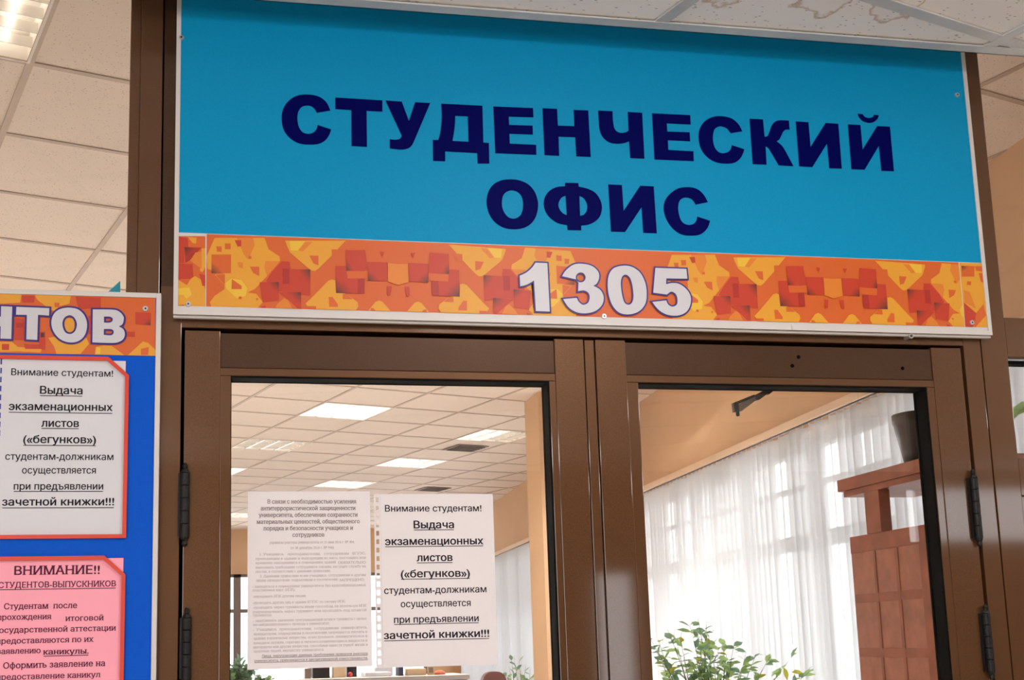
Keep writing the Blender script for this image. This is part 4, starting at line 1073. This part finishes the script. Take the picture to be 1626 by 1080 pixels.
for s_, a_, b_, yb in (('Лица, нарушающие данные требования приказов ректора', 264, 848, 946), ('университета, привлекаются к дисциплинарной ответственности.', 222, 850, 972)):
    text_line(mb, s_, F3[0] + a_ / F3[2], F3[0] + b_ / F3[2], F3[1] + yb / F3[2], TY, 14 / F3[2], .006, 0, (F3[0] + a_ / F3[2], F3[0] + b_ / F3[2], F3[1] + (yb + 4) / F3[2], .0004), serif=True)
ptext(p_, mb, M_INKMID)
# second notice in a punched clear pocket
xa, xb = at(606, 900, DY).x, at(786, 900, DY).x
za, zt_ = at(700, 1058, DY).z, at(700, 784.5, DY).z
p_ = paper('notice', xa, xb, za, zt_, DY, M_PAPER, 'white notice with large underlined print in a punched pocket on the left door pane', 'notice')
mb = MB()
nh = 20
for k in range(nh + 1):
    z0_ = za + (zt_ - za) * k / (nh + .4); mb.box(xa - .0085, xa - .0035, DY - .0003, DY, z0_, z0_ + (zt_ - za) / nh * .42)
mb.box(xa - .0035, xa - .0002, DY - .0003, DY, za, zt_); mb.box(xa - .0115, xa - .0085, DY - .0003, DY, za, zt_)
ptext(p_, mb, M_PAPER, 'punched_edge')
mb = MB(); F4 = (580, 770, 3.484)
T('Внимание студентам!', 110, 642, 147, 36, None, .016, F4); T('Выдача', 269, 490, 240, 42, 249, .026, F4); T('экзаменационных', 110, 652, 331, 42, 340, .026, F4); T('листов', 286, 482, 422, 42, 431, .026, F4)
T('(«бегунков»)', 198, 578, 510, 42, 520, .024, F4); T('студентам-должникам', 105, 670, 599, 38, None, .014, F4); T('осуществляется', 197, 583, 674, 38, None, .014, F4)
T('при предъявлении', 160, 627, 760, 38, 768, .018, F4); T('зачетной книжки!!!', 104, 685, 847, 42, 857, .026, F4)
ptext(p_, mb, M_INK)

# ------------------------------------------------------------------ wooden divider with a pot
WXF = 1.87                                   # its near face
dv = empty('wooden_divider', (WXF + .12, 2.85, 0)); tag(dv, 'tall orange-brown wooden divider with lattice panel, by the right door pane', 'divider')
def dp_(o): o.location = -dv.location; return o
Ya, Yb = 2.84, 3.385
zt1, zt0 = 2.03, 1.993
b = MB(); b.box(WXF - .004, WXF + .26, Ya, Yb, zt0, zt1, .002); dp_(b.build('top_board', M_WOOD, dv))
b = MB(); b.box(WXF + .004, WXF + .24, Ya, Yb - .02, zt0 - .018, zt0 - .0003, .001); dp_(b.build('top_rail', M_WOOD, dv))
ztp = 1.853
for (y0, y1) in ((3.17, 3.25), (2.85, 2.905)):
    b = MB(); b.box(WXF + .005, WXF + .04, y0, y1, ztp, zt0 - .0183, .001); dp_(b.build('post', M_WOOD, dv))
b = MB(); b.box(WXF + .012, WXF + .05, Ya, 3.36, .10, ztp - .001); dp_(b.build('panel', M_WOODP, dv))
b = MB()
b.box(WXF + .0102, WXF + .012, Ya, 3.36, ztp - .05, ztp, .001)
for yv in (2.90, 2.965): pass
def shelf_y(px, py):                         # photo point on the divider's near face
    d = ray(px, py); t_ = WXF / d.x; return d.y * t_, d.z * t_ + EYE
ys = [shelf_y(1466, 900)[0], shelf_y(1419, 900)[0], shelf_y(1384, 900)[0]]
wds = [.062, .016, .014]
for yv, wd in zip(ys, wds): b.box(WXF + .0102, WXF + .012, yv - wd / 2, yv + wd / 2, .10, ztp - .05, .001)
for py in (946, 1037, 1130, 1225):
    zz = shelf_y(1420, py)[1]; b.box(WXF + .0105, WXF + .012, Ya, 3.355, zz - .013, zz + .013, .001)
dp_(b.build('lattice', M_WOOD, dv))
b = MB(); b.box(WXF + .004, WXF + .05, 2.84, shelf_y(1479, 900)[0] - .002, 0, ztp, .001); o = dp_(b.build('post', M_WOODP, dv))
b = MB(); b.box(WXF + .01, WXF + .24, Ya, 3.36, 0, .099); dp_(b.build('plinth', M_WOOD, dv))
# pot: right above the near part of the top board
pc = (WXF + .09, 3.06, zt1)
pt = empty('plant_pot', pc); tag(pt, 'dark grey tapered plastic pot on top of the wooden divider', 'pot')
b = MB(); b.lathe([(.050, 0), (.053, .003), (.074, .112), (.0745, .118), (.077, .120), (.078, .146), (.074, .146), (.071, .122), (.05, .115)], (0, 0, 0), 36); b.build('pot_body', M_POT, pt, smooth=True)
b = MB(); b.tube((0, 0, .1155), (0, 0, .128), .0705, .0705, 28); b.build('soil', M_SOIL, pt)

# ------------------------------------------------------------------ plants
def leaf(bm, p, d, nrm, ln, wd, mi):
    d = d.normalized(); s_ = d.cross(nrm).normalized(); up = s_.cross(d)
    pts = []
    for u, wv, h in ((0, 0, 0), (.3, .42, .04), (.62, .46, .02), (1, 0, -.10)):
        c = p + d * (u * ln) + up * (h * ln)
        pts.append((c - s_ * wv * wd, c, c + s_ * wv * wd))
    v0 = bm.verts.new(pts[0][1]); v3 = bm.verts.new(pts[3][1])
    r1 = [bm.verts.new(q) for q in pts[1]]; r2 = [bm.verts.new(q) for q in pts[2]]
    fs = [bm.faces.new((v0, r1[1], r1[0])), bm.faces.new((v0, r1[2], r1[1])), bm.faces.new((r1[0], r1[1], r2[1], r2[0])), bm.faces.new((r1[1], r1[2], r2[2], r2[1])), bm.faces.new((r2[0], r2[1], v3)), bm.faces.new((r2[1], r2[2], v3))]
    for f in fs: f.material_index = mi
def plant(base, pot_r, pot_h, crown, nbr, seed, ln, label, tips=None, mats=(M_LEAF, M_LEAF2, M_LEAF3), per=16):
    rnd = random.Random(seed)
    t = empty('potted_plant', base); tag(t, label, 'plant')
    b = MB(); b.lathe([(pot_r * .7, 0), (pot_r, pot_h * .9), (pot_r * 1.06, pot_h * .9), (pot_r * 1.06, pot_h), (pot_r * .95, pot_h), (pot_r * .9, pot_h * .92)], (0, 0, 0), 24); b.build('pot', M_POT, t)
    st = MB(); bm = bmesh.new()
    for k in range(nbr):
        if tips and k < len(tips): tip = Vector(tips[k])
        else:
            a = rnd.uniform(0, 2 * math.pi); rr = math.sqrt(rnd.random())
            tip = Vector((math.cos(a) * rr * crown[0], math.sin(a) * rr * crown[1], crown[2] + (1 - rr * rr) * crown[3] * rnd.uniform(.6, 1)))
        p0_ = Vector((rnd.uniform(-.4, .4) * pot_r, rnd.uniform(-.4, .4) * pot_r, pot_h * .9)); mid = p0_.lerp(tip, .5) + Vector((0, 0, .12))
        prev = p0_
        N_ = 7
        for i in range(1, N_ + 1):
            u = i / N_; q = p0_ * (1 - u) ** 2 + mid * 2 * u * (1 - u) + tip * u * u
            st.tube(prev, q, .006 * (1.15 - u), .006 * (1.15 - u) * .85, 6)
            if u > .35:
                for _ in range(max(1, per // N_)):
                    dd = Vector((rnd.gauss(0, 1), rnd.gauss(0, 1), rnd.gauss(-.1, .6))); dd = dd + (q - prev).normalized() * .6
                    nn = Vector((rnd.gauss(0, .5), rnd.gauss(0, .5), 1))
                    mi = 0 if rnd.random() < .55 else (1 if rnd.random() < .8 else 2)
                    leaf(bm, prev.lerp(q, rnd.random()), dd, nn, ln * rnd.uniform(.7, 1.25), ln * .56 * rnd.uniform(.8, 1.2), mi)
            prev = q
    st.build('stem', M_STEM, t)
    me = bpy.data.meshes.new('foliage'); bm.to_mesh(me); bm.free()
    for m_ in mats: me.materials.append(m_)
    o = link('foliage', me, None, t)
    return t
# large plant in front of the blinds, seen through the right-hand pane
c0 = at(1120, 1045, 5.6)
def rel(px, py, Y, c): q = at(px, py, Y); return (q.x - c[0], q.y - c[1], q.z - c[2])
base = (c0.x, 5.6, 0.55)
st_ = MB(); st_.box(c0.x - .3, c0.x + .3, 5.3, 5.9, 0, .55, .01); tag(st_.build('plant_stand', M_LIGHTGREY), 'pale grey block stand under the large leafy plant', 'stand')
tips = [rel(px, py, Y, base) for px, py, Y in ((1290, 1058, 5.60), (1292, 1062, 5.40), (1260, 1040, 5.60), (1225, 1040, 5.50), (1200, 1040, 5.70), (1122, 985, 5.60), (1108, 982, 5.60), (1095, 992, 5.50), (1150, 1015, 5.70), (1125, 1005, 5.40), (1070, 1005, 5.60), (1060, 1000, 5.50), (1045, 1015, 5.70), (1040, 1030, 5.50), (1080, 1015, 5.30), (1165, 1025, 5.40), (1185, 1035, 5.60), (1105, 1000, 5.80), (1050, 1040, 5.30), (1030, 1010, 5.70), (1140, 1030, 5.30), (1120, 1015, 5.50))]
plant(base, .15, .26, (.30, .28, .62, .40), 78, 3, .058, 'large leafy green plant in front of the blinds, in the right door pane', tips, per=34)
c1 = at(828, 1060, 9.6); base = (c1.x, 9.6, .55)
st_ = MB(); st_.box(c1.x - .25, c1.x + .25, 9.35, 9.85, 0, .55, .01); tag(st_.build('plant_stand', M_LIGHTGREY), 'pale stand under the small plant beside the peach column', 'stand')
tips = [rel(px, py, 9.6, base) for px, py in ((816, 1042), (812, 1046), (842, 1062), (808, 1058), (835, 1056), (824, 1050), (800, 1066), (846, 1074), (822, 1064))]
plant(base, .14, .24, (.16, .16, .62, .15), 16, 9, .07, 'small pale green plant beside the peach column in the left door pane', tips, per=12)
c2 = at(378, 1062, 17.5); base = (c2.x, 17.5, .62)
plant(base, .2, .3, (.28, .25, .55, .22), 30, 14, .11, 'dark green plant by the far window at the left edge of the left door pane', None, (M_LEAF2, M_LEAF2, M_LEAF), per=16)
st_ = MB(); st_.box(c2.x - .35, c2.x + .35, 17.15, 17.85, 0, .62, .01); tag(st_.build('plant_stand', M_LIGHTGREY), 'pale stand under the dark green plant by the far window', 'stand')
c3 = at(418, 1070, 16.5); base = (c3.x, 16.5, .55)
plant(base, .18, .3, (.16, .16, .5, .16), 18, 21, .10, 'short green plant just right of the far window mullion, under the dense notice', None, (M_LEAF2, M_LEAF, M_LEAF), per=14)
st_ = MB(); st_.box(c3.x - .3, c3.x + .3, 16.2, 16.8, 0, .55, .01); tag(st_.build('plant_stand', M_LIGHTGREY), 'pale stand under the short green plant', 'stand')
# a long curved leaf in the side light right of the doors
lp = at(1635, 668, 3.0)
t = empty('potted_palm', (lp.x + .15, 3.0, 0)); tag(t, 'potted plant with a long arching leaf in the side light right of the doors', 'plant')
b = MB(); b.lathe([(.12, 0), (.16, .3), (.165, .32), (.15, .32), (.14, .28)], (0, 0, 0), 24); b.build('pot', M_POT, t)
cv = [(1604, 688), (1608, 672), (1613, 661), (1620, 651), (1632, 644), (1650, 646), (1668, 665), (1680, 700)]
bm = bmesh.new(); prev = None
for k, (px, py) in enumerate(cv):
    q = at(px, py, 3.0); q = Vector((q.x - t.location.x, 0, q.z)); hw = .016 * (1 - abs(k - 4) / 5)
    nx_ = at(*cv[min(k + 1, len(cv) - 1)], 3.0) - at(*cv[max(k - 1, 0)], 3.0); nr = Vector((-nx_.z, 0, nx_.x)).normalized()
    r_ = [bm.verts.new(q + nr * hw + Vector((0, .02, 0))), bm.verts.new(q), bm.verts.new(q - nr * hw + Vector((0, .02, 0)))]
    if prev:
        bm.faces.new((prev[0], prev[1], r_[1], r_[0])); bm.faces.new((prev[1], prev[2], r_[2], r_[1]))
    prev = r_
me = bpy.data.meshes.new('arching_leaf'); bm.to_mesh(me); bm.free(); link('arching_leaf', me, M_LEAF, t)
q = at(1680, 700, 3.0); b = MB(); b.tube((0, 0, .28), (q.x - t.location.x, 0, q.z), .008, .005, 8); b.build('stem', M_STEM, t)

# ------------------------------------------------------------------ desk screen and the things along it
DYY = 6.6
zs = at(600, 1075.5, DYY).z
dx0, dx1 = at(466, 1075, DYY).x, at(742, 1075, DYY).x
ds = empty('storage_cabinet', ((dx0 + dx1) / 2, DYY + .2, 0)); tag(ds, 'pale grey low cabinet below the door notices, topped with office things', 'cabinet')
b = MB(); b.box(dx0, dx1, DYY, DYY + .42, 0, zs - .025, .003); o = b.build('body', M_LIGHTGREY, ds); o.location = -ds.location
b = MB(); b.box(dx0 - .01, dx1 + .01, DYY - .015, DYY + .43, zs - .025, zs, .003); o = b.build('top', M_LIGHTGREY, ds); o.location = -ds.location
for k in range(3):
    w_ = (dx1 - dx0) / 3; b = MB(); b.box(dx0 + k * w_ + .004, dx0 + (k + 1) * w_ - .004, DYY - .014, DYY - .001, .06, zs - .03, .002); o = b.build('door', M_LIGHTGREY, ds); o.location = -ds.location
def item(name, x0, x1, ytop, m, label, cat, dep=.12, group=None, y=DYY + .12, bev=.003):
    A, B = at(x0, 1075, y), at(x1, 1075, y); z1_ = at((x0 + x1) / 2, ytop, y).z
    b = MB(); b.box(A.x, B.x, y, y + dep, zs, z1_, bev)
    o = b.build(name, m, origin=((A.x + B.x) / 2, y, zs)); tag(o, label, cat, group)
    return o
o = item('desk_phone', 484, 494, 1062, M_GREYPLATE, 'grey-blue desk phone on the cabinet, left of the black file box', 'phone')
o = item('file_box', 497, 524, 1058, M_BLACK, 'black file box with a dark red top edge on the cabinet', 'box')
A = at(497, 1060, DYY + .12); B = at(522, 1060, DYY + .12); z_ = at(510, 1060, DYY + .12).z
b = MB(); b.box(A.x, B.x, DYY + .118, DYY + .1195, z_ - .006, z_); q = b.build('label_strip', M_INKPINK, o); q.location = -o.location
item('parcel', 530, 549, 1056, M_BEIGE, 'beige cardboard parcel between the two black boxes', 'parcel')
o = item('tin', 551, 567, 1056, M_BLACK, 'black box with a red ball in front of it', 'box', y=DYY + .20)
rc = at(556, 1065, DYY + .16); b = MB(); bmesh.ops.create_uvsphere(b.bm, u_segments=20, v_segments=12, radius=.014); rb = b.build('ball', M_REDBALL, None, True, ); rb.location = (rc.x, DYY + .16, zs + .0140); tag(rb, 'small red ball standing before the black box on the cabinet', 'ball')
item('paper_stack', 580, 622, 1068, M_PAPERB, 'low white stack of paper on the middle of the cabinet', 'paper stack', dep=.2)
item('paper_stack', 595, 624, 1060, M_PAPERB, 'taller white stack of paper behind the low one', 'paper stack', dep=.06, y=DYY + .335)
item('binder', 633, 641, 1056, M_BINDER, 'dark blue ring binder standing on the cabinet', 'binder')
item('card_box', 648, 677, 1062, M_BEIGE, 'pale beige card box right of the dark blue binder', 'box')
o = item('picture_frame', 679, 690, 1057, M_BEIGE, 'small framed picture leaning at the right part of the cabinet', 'picture frame', dep=.015)
A = at(681, 1070, DYY + .12); B = at(688, 1070, DYY + .12)
b = MB(); b.box(A.x, B.x, DYY + .1185, DYY + .1198, zs + .012, at(684, 1060, DYY + .12).z); q = b.build('picture', M_GREYPLATE, o); q.location = -o.location
cc = at(698, 1073, DYY + .15)
b = MB(); b.lathe([(.032, 0), (.034, .008), (.026, .018), (.010, .024), (.002, .025)], (0, 0, 0), 18); o = b.build('cloth', M_CORAL, None, True); o.location = (cc.x, DYY + .15, zs); tag(o, 'small coral-coloured cloth heap on the right end of the cabinet', 'cloth')
# brown leather chair whose headrest rises beside the cabinet
CYY = 8.2
ch = at(789, 1074, CYY)
t = empty('office_chair', (ch.x, CYY, 0)); tag(t, 'brown leather office chair whose rounded headrest shows right of the door notice', 'chair')
top = at(789, 1067, CYY).z
def rounded(w_, h, r, n=6):
    pts = []
    for cx_, cz_, a0 in ((w_ / 2 - r, h - r, 0), (-w_ / 2 + r, h - r, 90), (-w_ / 2 + r * .5, r * .5, 180), (w_ / 2 - r * .5, r * .5, 270)):
        rr = r if a0 < 180 else r * .5
        for k in range(n + 1):
            a = math.radians(a0 + 90 * k / n); pts.append((cx_ + rr * math.cos(a), cz_ + rr * math.sin(a)))
    return pts
b = MB(); b.prism_y([(x, z + top - .17) for x, z in rounded(.17, .17, .07)], .07, .15); b.build('headrest', M_BROWNL, t)
top = top - .18
b = MB(); b.prism_y([(x, z + .55) for x, z in rounded(.46, top - .55, .16)], .10, .17); b.build('backrest', M_BROWNL, t)
b = MB(); b.box(-.25, .25, -.40, .10, .42, .52, .03); b.build('seat', M_BROWNL, t)
b = MB(); b.tube((0, -.12, .10), (0, -.12, .42), .028, .028, 14); b.box(-.03, .03, -.1, .16, .40, .43); b.box(-.03, .03, .14, .18, .40, .65); b.build('column', M_BLACK, t)
for k in range(5):
    a = 2 * math.pi * k / 5 + .3; e = (.3 * math.cos(a), -.12 + .3 * math.sin(a), .07)
    b = MB(); b.tube((0, -.12, .11), e, .022, .014, 8); lg = b.build('leg', M_BLACK, t)
    b = MB(); b.tube((e[0] - .012, e[1], .03), (e[0] + .012, e[1], .03), .03, .03, 14); b.build('castor', M_BLACK, lg)
